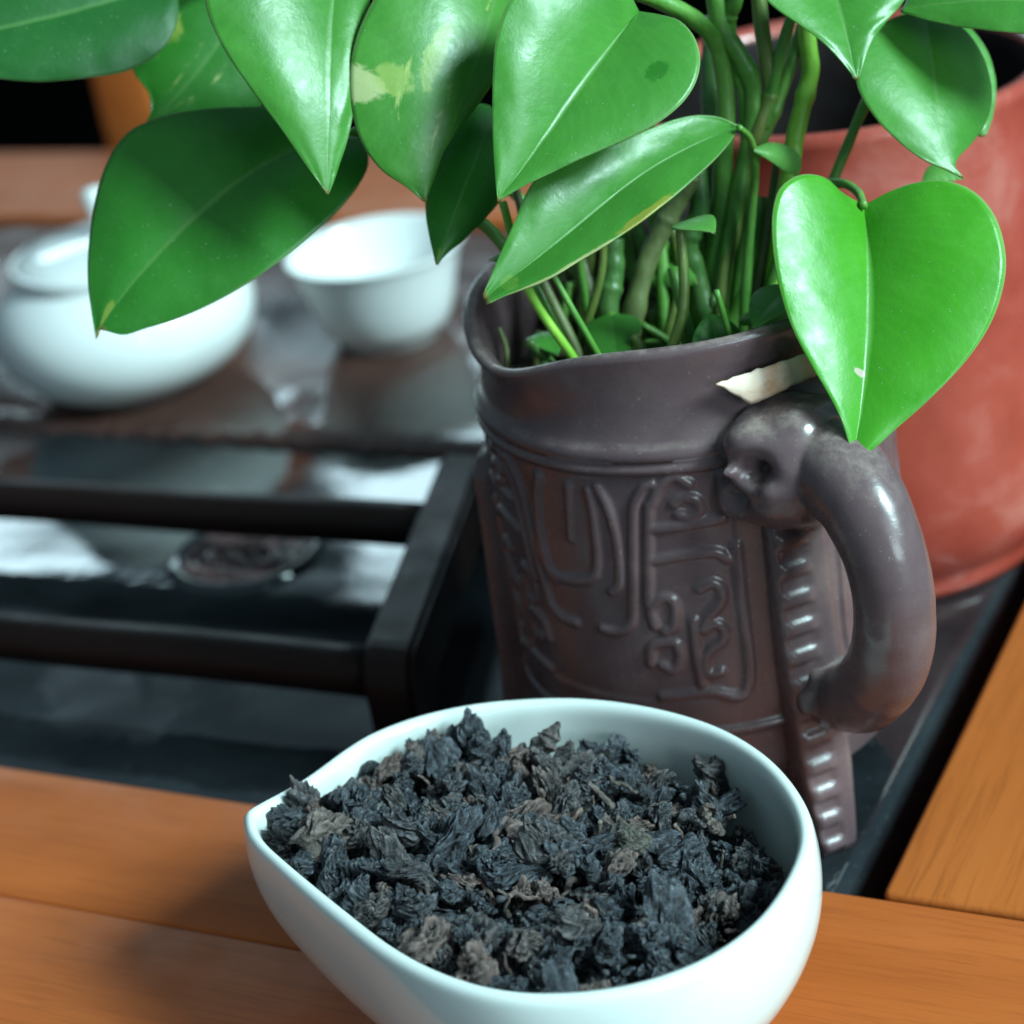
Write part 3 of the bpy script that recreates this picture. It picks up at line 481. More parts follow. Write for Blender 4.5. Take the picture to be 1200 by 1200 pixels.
# ------------------------------------------------------------------ dark wooden rod rack lying on the tray
rack = empty('rod_rack', (-.22, .08, -.006))
tag(rack, 'dark brown wooden rack with two round rods lying on the stone tray', 'rack')
def endboard(x, x1):
    prof = []
    y0, y1, zt, zb = .033, .150, .0205, -.0052
    for a in np.linspace(0, 90, 7): prof.append((y0 + .010 - .010 * math.cos(R(a)), zt - .010 + .010 * math.sin(R(a))))
    for a in np.linspace(90, 0, 7): prof.append((y1 - .012 + .012 * math.cos(R(a)), zt - .012 + .012 * math.sin(R(a))))
    prof += [(y1, zb), (y1 - .016, zb), (y1 - .026, zb + .007), (y0 + .026, zb + .007), (y0 + .016, zb), (y0, zb)]
    bm = bmesh.new()
    sk = lambda y: -.30 * (y - .043) if x > -.3 else 0.
    A = [bm.verts.new((x + sk(p[0]), p[0], p[1])) for p in prof]; B = [bm.verts.new((x1 + sk(p[0]), p[0], p[1])) for p in prof]
    bm.faces.new(A[::-1]); bm.faces.new(B)
    for k in range(len(A)): bm.faces.new((A[k], A[(k + 1) % len(A)], B[(k + 1) % len(A)], B[k]))
    bmesh.ops.recalc_face_normals(bm, faces=bm.faces[:])
    bmesh.ops.bevel(bm, geom=[e for e in bm.edges if len(e.link_faces) == 2 and max(len(f.verts) for f in e.link_faces) > 4], offset=.0014, segments=2, affect='EDGES')
    me = bpy.data.meshes.new('end_board'); bm.to_mesh(me); bm.free(); me.materials.append(DARKWOOD)
    o = bpy.data.objects.new('end_board', me); col.objects.link(o); adopt(o, rack)
endboard(-.1400, -.1265); endboard(-.52, -.506)
for y, z, dx in ((.1175, .0105, -.022), (.0435, .0105, .0)):
    xs = np.linspace(-.507, -.1390 + dx, 40)
    tube('rod', [(x, y + .028 * (x + .15), z + .0002 * math.sin(x * 60)) for x in xs], [.0064] * 40, DARKWOOD, rack, 24)

# ------------------------------------------------------------------ white tea ware at the back
cx, cy = -.2615, .2735
cup = lathe('tea_cup', [(.0, .0012), (.0125, .0012), (.0130, -.0032), (.0172, -.0032), (.0174, -.0008), (.0206, .0008), (.0234, .0050), (.0256, .0120), (.0276, .0200), (.0296, .0268), (.0309, .0298), (.0320, .0310), (.0314, .0314),
     (.0300, .0292), (.0280, .0240), (.0256, .0160), (.0234, .0090), (.0190, .0050), (.0, .0040)], (cx, cy, .0), PORC, None, 96, False)
tag(cup, 'small white porcelain teacup with flared rim on the back ledge', 'cup')
tx, ty = -.3400, .2285
pot = empty('lidded_bowl', (tx, ty, -.003)); tag(pot, 'squat round white porcelain lidded bowl half hidden behind the big dark leaf', 'lidded bowl')
prof = [(.0, -.001), (.0195, -.001), (.0200, -.0031), (.0235, -.0031), (.0238, -.0008)]
for a in np.linspace(-58, 50, 26): prof.append((.0462 * (math.cos(R(a)) * .55 + .45 * math.cos(R(a)) ** .5), .022 + .0265 * math.sin(R(a))))
prof += [(.0350, .0445), (.0348, .0468), (.0334, .0473), (.0326, .0452)]
lathe('body', prof, (tx, ty, 0), PORC, pot, 96, False)
lid = lathe('lid', [(.0320, .0450), (.0326, .0468), (.0314, .0482), (.0230, .0502), (.0120, .0518), (.0, .0524)], (tx, ty, 0), PORC, pot, 72, False)
knob = lathe('knob', [(.0042, .0518), (.0032, .0550), (.0034, .0600), (.0044, .0640), (.0046, .0665), (.0034, .0682), (.0, .0688)], (tx, ty, 0), PORC, None, 48, False)
knob.parent = lid

# ------------------------------------------------------------------ large red clay pot
rx, ry = -.053, .168
red = empty('red_clay_pot', (rx, ry, -.006))
lathe('outer_wall', [(.0, -.004), (.044, -.004), (.0455, -.0058), (.0490, -.0058), (.0500, -.0030), (.0490, -.0012), (.0520, .0020), (.0555, .0120), (.0572, .0300), (.0578, .055), (.0570, .085), (.0552, .108), (.0540, .1165), (.0548, .1185), (.0546, .1212), (.0530, .1220), (.0500, .1212), (.0494, .1190)], (rx, ry, 0), REDCLAY, red, 128, False)
lathe('inner_wall', [(.0494, .1190), (.0492, .1170), (.0505, .105), (.0520, .080), (.0520, .040), (.048, .012), (.0, .006)], (rx, ry, 0), INNER_SHADE, red, 128, False)
tag(red, 'large open reddish clay pot standing behind the brown jug', 'pot')

# ------------------------------------------------------------------ brown jug with relief, ridged flange feet and beast handle
ax, ay = -.0525, .053
jug = empty('brown_jug', (ax, ay, -.006))
tag(jug, 'purple brown clay jug with raised pattern, ridged feet and beast head handle', 'jug')
def relief_sector():
    """height field over one 120 degree sector centred on azimuth -102"""
    naz, nz = 220, 210
    az = -162 + 120 * np.arange(naz) / naz
    zz = np.linspace(.006, .0905, nz)
    AZ, ZZ = np.meshgrid(az, zz)
    PX = np.radians(AZ) * 43.6; PY = ZZ * 1000
    segs = []
    for l in RELIEF:
        l2 = spline(l, max(4, len(l) * 4))
        for cp in (l2, None):
            if cp is None:
                if min(p[0] for p in l) < -98: continue
                cp = l2.copy(); cp[:, 0] = -204 - cp[:, 0]
            for a, b in zip(cp[:-1], cp[1:]): segs.append((math.radians(a[0]) * 43.6, a[1], math.radians(b[0]) * 43.6, b[1]))
    for zl in (.0265, .0885): segs.append((math.radians(-162) * 43.6, zl * 1000, math.radians(-42) * 43.6, zl * 1000))
    D = np.full(PX.shape, 1e9)
    for x0, y0, x1, y1 in segs:
        dx, dy = x1 - x0, y1 - y0; L2 = dx * dx + dy * dy + 1e-9
        t = np.clip(((PX - x0) * dx + (PY - y0) * dy) / L2, 0, 1)
        D = np.minimum(D, np.hypot(PX - x0 - t * dx, PY - y0 - t * dy))
    h = .95 * np.exp(-(D / 1.12) ** 3.4)
    # lower panel floor set back inside the framed field
    low = np.clip((np.array(-56.5) - AZ) / 1.2, 0, 1) * np.clip((AZ + 147.5) / 1.2, 0, 1) * np.clip((ZZ - .034) / .0012, 0, 1) * np.clip((.0885 - ZZ) / .0012, 0, 1)
    h -= .40 * low
    return az, zz, h / 1000.
saz, szz, sh = relief_sector()
az_all = np.concatenate([saz, saz + 120, saz + 240]); H = np.concatenate([sh, sh, sh], 1)
na = len(az_all); ca = np.cos(np.radians(az_all)); sa = np.sin(np.radians(az_all))
def daz(a, c): return (a - c + 180) % 360 - 180
spo = np.exp(-(daz(az_all, -122) / 24.) ** 2)
rows = []
def jr(z):
    return np.interp(z, [.004, .008, .016, .03, .06, .088, .0900, .0912, .0925, .0945, .098, .103, .1085, .1125], [.0355, .0395, .0425, .0434, .0438, .0438, .0440, .0447, .0446, .0428, .0420, .0420, .0426, .0434])
for r0, z0 in ((.0, .0075), (.030, .0068)): rows.append((np.full(na, r0), np.full(na, z0)))
for k, z in enumerate(szz):
    lump = np.array([.00018 * noise.noise(Vector((ca[i] * 3, sa[i] * 3, z * 90))) for i in range(0, na, 6)]).repeat(6)[:na]
    rows.append((np.full(na, jr(z)) + H[k] + lump, np.full(na, z)))
def necksp(z, r, thick=0.0):
    t = min(1, max(0, (z - .093) / .020)); t = t * t
    return (r - thick + spo * .0022 * t, z - spo * .0062 * t)
for z in (.0905, .0912, .0918, .0925, .0933, .0940, .0948, .096, .098, .1005, .103, .106, .1085, .1105, .1120): rows.append(necksp(z, jr(z)))
for dr_, dz_ in ((.0000, .1130), (-.0006, .1138), (-.0014, .1141), (-.0022, .1138), (-.0030, .1128)): rows.append(necksp(dz_, .0435 + dr_))
for z, th in ((.110, .0034), (.106, .0036), (.102, .0036), (.096, .0036), (.088, .0036), (.070, .004)): rows.append(necksp(z, np.interp(z, [.07, .0945, .103, .112], [.0435, .0425, .0420, .0433]), th))
V = np.concatenate([np.stack([ax + r * ca, ay + r * sa, z], 1) for r, z in rows])
mobj('body', V, grid_faces(len(rows), na, wrap=True), CLAY, jug)
# soil inside (part of the plant's pot filling)
V = []; nr, nc = 16, 60
for i in range(nr):
    for k in range(nc):
        r = .0385 * i / (nr - 1); t = 2 * math.pi * k / nc
        V.append((ax + r * math.cos(t), ay + r * math.sin(t), .0925 + .0035 * noise.noise(Vector((r * math.cos(t) * 120, r * math.sin(t) * 120, 0)))))
mobj('soil', V, grid_faces(nr, nc, wrap=True), SOIL, jug)

def flange(azd):
    u = np.array([math.cos(R(azd)), math.sin(R(azd)), 0]); n = np.array([-u[1], u[0], 0]); c = np.array([ax, ay, 0])
    nz, nw = 170, 26
    zz = np.linspace(-.0058, .0765, nz)
    V = []
    for z in zz:
        t = (z + .0058) / .0823
        half = np.interp(t, [0, .05, .25, .6, .95, 1], [.0036, .0044, .0056, .0064, .0060, .0050])
        ro = np.interp(t, [0, .03, .12, .35, .7, .96, 1], [.0500, .0516, .0512, .0496, .0484, .0478, .0466])
        ph = (z + .0058) / .0066
        fr = ph % 1.0
        bar = .0011 * (math.exp(-((fr - .5) / .26) ** 4)) if 0.03 < t < .97 else 0
        ri = .034
        sec = []
        # section: inner left -> outer left -> outer face -> outer right -> inner right
        for k in range(nw):
            s = k / (nw - 1)
            if s < .2: w = -half; r = ri + (ro - .0006 - ri) * s / .2
            elif s > .8: w = half; r = ri + (ro - .0006 - ri) * (1 - s) / .2
            else:
                q = (s - .2) / .6; w = -half + 2 * half * q
                e = min(q, 1 - q); r = ro - .0006 * (1 - min(1, e / .08))
                m = np.interp(q, [.06, .12, .56, .62], [0, 1, 1, 0]); r += bar * m - .0005 * m
            sec.append(c + u * r + n * w + np.array([0, 0, z]))
        V += sec
    F = grid_faces(nz, nw)
    F.append(tuple(range(nw))[::-1]); F.append(tuple((nz - 1) * nw + k for k in range(nw)))
    mobj('ridged_foot', V, F, CLAY, jug)
for a in (-42, 78, 198): flange(a)

hz = -38
hu = np.array([math.cos(R(hz)), math.sin(R(hz)), 0]); hn = np.array([-hu[1], hu[0], 0])
hpath = [(.041, .0800), (.049, .0850), (.0575, .0872), (.0655, .0845), (.0715, .0775), (.0742, .0685), (.0737, .0590), (.0695, .0485), (.0610, .0385), (.0530, .0335), (.0470, .0315), (.0420, .0310)]
hr = [.0116, .0114, .0104, .0095, .0088, .0085, .0085, .0085, .0080, .0070, .0064, .0066]
P2 = spline([(a, b, r) for (a, b), r in zip(hpath, hr)], 90)
pts = [np.array([ax, ay, 0]) + hu * p[0] + np.array([0, 0, p[1]]) for p in P2]
handle = tube('handle', pts, [p[2] for p in P2], CLAY, jug, 40, .92, .02)
merge = [handle]
# beast head where the handle meets the shoulder
bm = bmesh.new(); bmesh.ops.create_icosphere(bm, subdivisions=6, radius=1)
hc = np.array([ax, ay, 0]) + hu * .0465 - hn * .0035 + np.array([0, 0, .0868])
side = -hn   # towards the viewer's left
def blob(d, c, w): 
    q = d - Vector(c).normalized(); return math.exp(-(q.length / w) ** 2)
for vtx in bm.verts:
    d = vtx.co.normalized()        # local: x outward, y side, z up
    r = 1.0
    for sgn in (1, -1):
        r += .20 * blob(d, (.15, sgn * .75, .62), .30)          # brow
        r -= .62 * blob(d, (.42, sgn * .80, .28), .22)          # eye socket
        r += .10 * blob(d, (.55, sgn * .72, .05), .16)          # lower lid
        r += .34 * blob(d, (-.60, sgn * .70, .25), .30)         # snout curl
        r -= .48 * blob(d, (-.22, sgn * .95, .16), .20)
        r += .20 * blob(d, (.10, sgn * .95, .22), .10)
        r += .17 * blob(d, (-.20, sgn * .80, -.45), .30)        # jaw
        r -= .40 * blob(d, (.10, sgn * .95, -.26), .17)
    r += .12 * blob(d, (.5, 0, .85), .4) + .03 * noise.noise(d * 3.5)
    r += .025 * math.sin(9 * d.x + 4 * d.z) * max(0, d.z)
    p = d * r
    w = hc + hu * (p.x * .0145) + side * (p.y * .0142) + np.array([0, 0, p.z * .0132])
    vtx.co = Vector(w)
me = bpy.data.meshes.new('beast_head'); bm.to_mesh(me); bm.free(); me.materials.append(CLAY)
me.polygons.foreach_set('use_smooth', [True] * len(me.polygons))
merge.append(bpy.data.objects.new('beast_head', me))
# clay smear where the handle's lower end is luted on to the foot
bm = bmesh.new(); bmesh.ops.create_icosphere(bm, subdivisions=4, radius=1)
for vtx in bm.verts:
    d = vtx.co.normalized(); r = 1 + .25 * noise.noise(d * 2.2 + Vector((3, 1, 0)))
    w = np.array([ax, ay, .0335]) + hu * (.0485 + d.x * r * .0060) + side * (d.y * r * .0085) + np.array([0, 0, d.z * r * .0070])
    vtx.co = Vector(w)
me = bpy.data.meshes.new('clay_joint'); bm.to_mesh(me); bm.free(); me.materials.append(CLAY)
me.polygons.foreach_set('use_smooth', [True] * len(me.polygons))
merge.append(bpy.data.objects.new('clay_joint', me))
bm = bmesh.new()
for o in merge:
    bm.from_mesh(o.data)
bm.to_mesh(handle.data); bm.free()
for o in merge[1:]: bpy.data.objects.remove(o)
handle.name = 'beast_head_handle'
rm = handle.modifiers.new('fuse', 'REMESH'); rm.mode = 'VOXEL'; rm.voxel_size = .00055; rm.use_smooth_shade = True
smo = handle.modifiers.new('soften', 'SMOOTH'); smo.factor = .5; smo.iterations = 4

# torn beige scrap lying on the neck above the beast head
P = np.array(SCRAP) * 1e-4
bm = bmesh.new()
nU, nW = 22, 8
def pl(Q):
    Q = np.array(Q); d = np.r_[0, np.cumsum(np.linalg.norm(np.diff(Q, axis=0), axis=1))]
    return np.stack([np.interp(np.linspace(0, d[-1], nU), d, Q[:, k]) for k in range(3)], 1)
top = pl([P[0], P[1], P[2]]); bot = pl([P[0] * .9 + P[4] * .1, P[4], P[3], P[2]])
bot += np.array([[0, 0, .0004 * noise.noise(Vector((i * .9, 0, 0)))] for i in range(nU)]); top += np.array([[0, 0, .0005 * noise.noise(Vector((i * .8, 4, 0)))] for i in range(nU)])
V = []
for i in range(nU):
    for j in range(nW):
        t = j / (nW - 1); p = top[i] * (1 - t) + bot[i] * t
        p = p + np.array([.0006, -.0010, 0.0]) * .3 * math.sin(math.pi * t) + np.array([.4, -.7, .2]) * .0009 * noise.noise(Vector(p * 160))
        V.append(p)
scrap = mobj('dry_scrap', V, grid_faces(nU, nW), PAPER)
sm_ = scrap.modifiers.new('thickness', 'SOLIDIFY'); sm_.thickness = .0004
tag(scrap, 'torn beige dry scrap lying on the jug neck above the handle', 'scrap')

# ------------------------------------------------------------------ pothos plant growing from the jug
plant = empty('pothos_plant', (ax, ay, .092))
tag(plant, 'green pothos plant with heart shaped leaves growing out of the jug', 'plant')
LEAF_LABEL = {'heart': 'glossy heart shaped leaf hanging over the jug handle', 'variegated': 'leaf with a cream and yellow variegated patch on its edge', 'big_dark': 'large dark green leaf hanging over the white lidded bowl',
              'lower': 'folded leaf with a yellowed margin pointing down left', 'center': 'broad bright leaf with a small dark round spot'}
def build_leaf(key, kind, lp, mp, rp):
    NT, NW = 56, 20
    l, m, r = [spline(np.array(q) * 1e-4, NT) for q in (lp, mp, rp)]
    size = np.linalg.norm(m[-1] - m[0])
    seed = sum(map(ord, key)) * .37
    rows_ = []; UV = []
    toC = np.array([.124, -.3389, .2738]) - m.mean(0); toC /= np.linalg.norm(toC)
    for i in range(NT):
        tt = i / (NT - 1)
        for k in range(-NW, NW + 1):
            s = abs(k) / NW
            e = l[i] if k < 0 else r[i]
            p = m[i] * (1 - s) + e * s
            # blade swells between midrib and margin, then rolls slightly down at the margin
            w = np.linalg.norm(e - m[i])
            sw = .075 * w * (math.sin(math.pi * min(1, s * .98)) ** .9) * min(1, tt * 8) 
            wav = .018 * size * noise.noise(Vector((tt * 3.2 + seed, (s if k > 0 else -s) * 1.3, seed))) * s
            rip = .006 * size * noise.noise(Vector((tt * 11 + seed, k * .12, seed + 5)))
            p = p + toC * (sw + wav * .6 + rip * s)
            rows_.append(p); UV.append((.5 + .5 * k / NW, tt))
    nc = 2 * NW + 1
    F = grid_faces(NT, nc)
    o = mobj('leaf', rows_, F, LM[kind], plant)
    uvl = o.data.uv_layers.new(name='UVMap')
    idx = np.empty(len(o.data.loops), dtype=np.int32); o.data.loops.foreach_get('vertex_index', idx)
    uvl.data.foreach_set('uv', np.array(UV, dtype=np.float32)[idx].ravel())
    md = o.modifiers.new('thickness', 'SOLIDIFY'); md.thickness = .00045; md.offset = 0
    if key in LEAF_LABEL: o['label'] = LEAF_LABEL[key]
    return o
for key, (kind, lp, mp, rp) in LEAVES.items(): build_leaf(key, kind, lp, mp, rp)
for i, (kind, r0, r1, P) in enumerate(STEMS):
    n = 10 * len(P); sp = spline(np.array(P) * 1e-4, n)
    rad = np.linspace(r0, r1, n) * 1e-4
    rad = rad * (1 + .10 * np.array([noise.noise(Vector((i * 3.1, t * 14, 0))) for t in np.linspace(0, 1, n)]))
    for nd in (.36, .71):           # swollen nodes
        rad = rad * (1 + .16 * np.exp(-((np.linspace(0, 1, n) - nd) / .025) ** 2))
    tube('stem', sp, rad, SM[kind], plant, 14, .9, .05)

rr_ = random.Random(5)
for i in range(30):                                            # thin petioles and young shoots crowding the mouth
    a = rr_.uniform(0, 6.28); q = .034 * math.sqrt(rr_.random()); h_ = rr_.uniform(.018, .055)
    p0 = np.array([ax + q * math.cos(a), ay + q * math.sin(a), .086])
    lean = np.array([rr_.uniform(-.35, .35), rr_.uniform(-.25, .45), 1.0])
    P = [p0 + lean * h_ * t + np.array([rr_.uniform(-.003, .003), rr_.uniform(-.003, .003), 0]) for t in (0, .3, .65, 1)]
    P = [np.array([ax, ay, 0]) + (p - np.array([ax, ay, 0])) * np.array([min(1, .036 / max(1e-6, math.hypot(p[0] - ax, p[1] - ay)))] * 2 + [1]) for p in P]
    sp = spline(P, 26); r0 = rr_.uniform(.0008, .0018)
    tube('stem', sp, np.linspace(r0, r0 * .7, 26), SM[rr_.choice('ggydob')], plant, 9, 1, .08)
    if i % 3 == 0:                                              # young leaf on the shoot
        e = P[-1]; dr_ = np.array([rr_.uniform(-1, 1), rr_.uniform(-1, .2), rr_.uniform(-.3, .5)]); dr_ /= np.linalg.norm(dr_)
        sd = np.cross(dr_, [0, 0, 1]); sd /= np.linalg.norm(sd); ln = rr_.uniform(.010, .017)
        mm = [(e + dr_ * ln * t - np.array([0, 0, .004]) * t * t) * 1e4 for t in np.linspace(0, 1, 6)]
        wd_ = [0, .30, .36, .30, .17, 0]
        build_leaf('young%d' % i, rr_.choice('npd'), [m_ - sd * ln * w_ * 1e4 for m_, w_ in zip(mm, wd_)], mm, [m_ + sd * ln * w_ * 1e4 for m_, w_ in zip(mm, wd_)])
for i in range(34):
    a = rr_.uniform(0, 6.28); q = .036 * math.sqrt(rr_.random())
    p0 = np.array([ax + q * math.cos(a), ay + q * math.sin(a), .088]); P = [p0]
    for k in range(4): P.append(P[-1] + np.array([rr_.uniform(-.006, .006), rr_.uniform(-.006, .006), rr_.uniform(.003, .009) if k < 2 else rr_.uniform(-.004, .006)]))
    P = [np.array([ax, ay, 0]) + (p - np.array([ax, ay, 0])) * np.array([min(1, .037 / max(1e-6, math.hypot(p[0] - ax, p[1] - ay)))] * 2 + [1]) for p in P]
    sp = spline(P, 24); r0 = rr_.uniform(.0007, .0022)
    tube('root', sp, np.linspace(r0, r0 * .45, 24), SM[rr_.choice('bbdogy')], plant, 8, 1, .1)

# ------------------------------------------------------------------ white tea bowl with pinched lip
bx, by = -.0490, -.0495
OUT = [(-.1077, -.0580), (-.1026, -.0445), (-.0966, -.0255), (-.0838, -.0127), (-.0650, -.0050), (-.0471, -.0036), (-.0290, -.0072), (-.0145, -.0152), (-.0032, -.0268), (.0034, -.0390),
       (.0052, -.0520), (.0038, -.0655), (-.0012, -.0770), (-.0095, -.0860), (-.0200, -.0920), (-.0320, -.0950), (-.0450, -.0940), (-.0590, -.0895), (-.0750, -.0812), (-.0932, -.0705), (-.1028, -.0642), (-.1077, -.0580)]
NB = 240
ol = spline(OUT, NB + 1)[:-1]
d2 = ol - np.array([bx, by]); ang = np.arctan2(d2[:, 1], d2[:, 0]); rad_ = np.hypot(d2[:, 0], d2[:, 1])
o_ = np.argsort(ang); ang_s, rad_s = ang[o_], rad_[o_]
TH = np.linspace(-math.pi, math.pi, NB, endpoint=False)
rim_r = np.interp(TH, np.r_[ang_s - 2 * math.pi, ang_s, ang_s + 2 * math.pi], np.r_[rad_s, rad_s, rad_s])
ell = np.convolve(np.r_[rim_r[-40:], rim_r, rim_r[:40]], np.hanning(61) / np.hanning(61).sum(), 'same')[40:-40]
tip_a = math.atan2(-.0578 - by, -.1080 - bx)
tipw = np.exp(-((np.abs((TH - tip_a + math.pi) % (2 * math.pi) - math.pi)) / .16) ** 2)
def bring(s, z, blend, inset=0.0):
    rr = (ell * (1 - blend) + rim_r * blend) * s - inset
    zz = np.full(NB, z) + tipw * .0008 * max(0, (z - .03) / .013)
    return np.stack([bx + rr * np.cos(TH), by + rr * np.sin(TH), zz], 1)
B = []
for s, z, b in ((.0, .0018, 0), (.38, .0018, 0), (.385, .0002, 0), (.44, .0, 0), (.46, .0008, 0), (.52, .0026, .1), (.66, .0056, .25), (.80, .0102, .5), (.90, .0158, .7), (.965, .0215, .85), (.998, .0275, .95), (1.010, .0330, 1), (1.010, .0375, 1), (1.003, .0405, 1)): B.append(bring(s, z, b))
for ins, z in ((.0001, .0420), (.0005, .0428), (.0012, .0433), (.0020, .0434), (.0027, .0430), (.0032, .0422), (.0035, .0408)): B.append(bring(1.0, z, 1, ins))
for s, z, b in ((1.003, .0375, 1), (1.0, .0330, 1), (.985, .0275, .95), (.95, .0218, .85), (.885, .0165, .7), (.78, .0116, .5), (.55, .0072, .1), (.0, .0055, 0)): B.append(bring(s, z, b, .0036 if s > 0 else 0))
bowl = mobj('tea_bowl', np.concatenate(B), grid_faces(len(B), NB, wrap=True), PORC_BOWL)
sb = bowl.modifiers.new('smooth', 'SUBSURF'); sb.levels = 1; sb.render_levels = 1
tag(bowl, 'white porcelain tea bowl with pinched lip full of dark tea leaves', 'bowl')

# ------------------------------------------------------------------ dried tea leaves heaped in the bowl
rng = random.Random(11)
def inner_r(x, y):
    t = math.atan2(y - by, x - bx)
    return float(np.interp(t, np.r_[TH, math.pi], np.r_[rim_r, rim_r[0]]))
def heap(x, y):
    q = math.hypot(x - bx, y - by) / (inner_r(x, y) - .0038)
    u = ((x - bx) * .80 + (y - by) * .60) / .05          # towards the back right
    h = .0400 - .0035 * u - .0035 * max(0, u) - .0040 * q ** 3
    h += .0004 * max(0, -u - .25)
    h += .0022 * noise.noise(Vector((x * 70, y * 70, 3)))
    return h
V = []; nr, nc = 60, 160
for i in range(nr):
    for k in range(nc):
        t = -math.pi + 2 * math.pi * k / nc
        rr = (float(np.interp(t, np.r_[TH, math.pi], np.r_[rim_r, rim_r[0]])) - .0060) * i / (nr - 1)
        x, y = bx + rr * math.cos(t), by + rr * math.sin(t)
        V.append((x, y, heap(x, y) - .0085 + .0042 * noise.noise(Vector((x * 260, y * 260, 0))) + .002 * noise.noise(Vector((x * 700, y * 700, 4)))))
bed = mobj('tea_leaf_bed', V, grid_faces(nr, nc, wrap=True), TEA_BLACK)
tag(bed, 'packed dark tea leaves deep inside the heap in the white bowl', 'tea leaves', kind='stuff')

def nugget(seed, long_):
    rg = random.Random(seed); off = Vector((rg.uniform(0, 90), rg.uniform(0, 90), rg.uniform(0, 90)))
    bm = bmesh.new(); bmesh.ops.create_icosphere(bm, subdivisions=5, radius=1)
    ax_ = Vector((rg.uniform(-1, 1), rg.uniform(-1, 1), rg.uniform(-1, 1))).normalized()
    tw = rg.uniform(-1.4, 1.4)
    for v_ in bm.verts:
        d = v_.co.normalized()
        wv = noise.noise_vector(d * 1.3 + off) * .55
        q = d + wv
        lob = noise.noise(d * 1.5 + off * .7) * .55
        f1 = 1 - abs(noise.noise(q * 2.1 + off)) * 2.0
        f2 = 1 - abs(noise.noise(q * 4.6 + off * 1.3)) * 2.0
        cr_ = abs(math.sin(9 * q.dot(ax_) + 5 * noise.noise(q * 1.4 + off)))
        r = .60 + lob + .24 * f1 + .10 * f2 + .075 * cr_
        r = max(.16, r)
        p = Vector((d.x * long_, d.y * .78, d.z * .66)) * r
        c_, s_ = math.cos(tw * p.x), math.sin(tw * p.x)
        p = Vector((p.x, p.y * c_ - p.z * s_, p.y * s_ + p.z * c_))
        p.z += .22 * math.sin(1.8 * p.x + off.x)
        v_.co = p
    me = bpy.data.meshes.new('tea_leaf'); bm.to_mesh(me); bm.free(); return me
def rolled(seed, length, turns, taper):
    rg = random.Random(seed); off = Vector((rg.uniform(0, 90), rg.uniform(0, 90), rg.uniform(0, 90)))
    nu, nv = 70, 44; V = []
    bend = rg.choice((-1, 1)) * rg.uniform(.35, .8)
    for i in range(nu):
        s = i / (nu - 1); x = (s - .5) * 2 * length
        wd = ((1 - abs(2 * s - 1) ** 2.6) ** .6 * (1 - taper * s) + .14) * .82
        for j in range(nv):
            t = j / (nv - 1); a = t * turns * 2 * math.pi + 4.5 * s * bend + off.x
            rad = (.16 + .36 * t) * wd
            rad *= 1 + .38 * noise.noise(Vector((s * 2.6, t * 3.2, 0)) + off) + .24 * (1 - 2 * abs(noise.noise(Vector((s * 8, t * 10, 2)) + off)))
            rad += .05 * math.sin(30 * s + 6 * noise.noise(Vector((s * 3, t * 3, 7)) + off))
            y, z = rad * math.cos(a), rad * math.sin(a) * .85
            V.append((x + .16 * noise.noise(Vector((s * 4, t * 4, 9)) + off), y + bend * .35 * math.cos(s * math.pi), z + .25 * bend * math.sin(s * 4)))
    me = bpy.data.meshes.new('tea_leaf'); me.from_pydata(V, [], grid_faces(nu, nv)); me.update()
    return me
def twig(seed):
    rg = random.Random(seed); nu, nv = 40, 10; V = []
    off = Vector((seed * 1.7, 3, 1))
    for i in range(nu):
        s = i / (nu - 1); x = (s - .5) * 2.6
        cy_, cz_ = .34 * noise.noise(Vector((s * 2.2, 0, 0)) + off), .34 * noise.noise(Vector((s * 2.2, 5, 0)) + off)
        for j in range(nv):
            a = 2 * math.pi * j / nv
            r = (.15 + .07 * noise.noise(Vector((s * 9, math.cos(a), math.sin(a))) + off)) * (1.25 - .55 * s)
            V.append((x, cy_ + r * math.cos(a), cz_ + r * math.sin(a)))
    F = grid_faces(nu, nv, wrap=True); F.append(tuple(range(nv))[::-1]); F.append(tuple((nu - 1) * nv + k for k in range(nv)))
    me = bpy.data.meshes.new('tea_leaf'); me.from_pydata(V, [], F); me.update(); return me
protos = [nugget(100 + k, (1.0, 1.25, 1.5)[k % 3]) for k in range(12)] + [rolled(200 + k, rng.uniform(.9, 1.35), rng.uniform(1.1, 1.7), rng.uniform(0, .6)) for k in range(9)] + [twig(300 + k) for k in range(6)]
for me in protos:
    me.materials.append(TEA); me.polygons.foreach_set('use_smooth', [True] * len(me.polygons))
def tea_obj(me, loc, rot, s, mat=None):
    o = bpy.data.objects.new('tea_leaf', me); col.objects.link(o)
    o.location = loc; o.rotation_euler = rot; o.scale = (s, s, s)
    if mat:
        o.material_slots[0].link = 'OBJECT'; o.material_slots[0].material = mat
    return o
special = [  # x, y, dz, proto, size, rotation, material, label
    (-.0865, -.0600, .0020, 1, .0060, (.4, .3, .8), TEA_PALE, 'large pale brown crumpled tea leaf ball by the pinched lip of the bowl'),
    (-.0965, -.0560, .0000, 4, .0046, (1.2, .2, 2.0), TEA_BLACK, 'small blackish tea leaf tucked into the very tip of the pinched lip'),
    (-.0205, -.0300, .0025, 14, .0052, (.3, 1.2, 1.0), TEA_PALE, 'long pale brown twisted tea stalk lying near the right side of the bowl'),
    (-.0265, -.0140, .0035, 7, .0046, (.2, .9, .4), TEA_BLACK, 'small black tea leaf sticking up against the back wall of the bowl'),
    (-.0330, -.0430, .0015, 9, .0046, (.6, .2, .5), TEA_OLIVE, 'olive brown crumpled tea leaf near the middle of the heap'),
    (-.0610, -.0190, .0030, 13, .0064, (.3, -1.1, .6), None, 'grey tea leaf standing tallest at the back of the heap'),
]
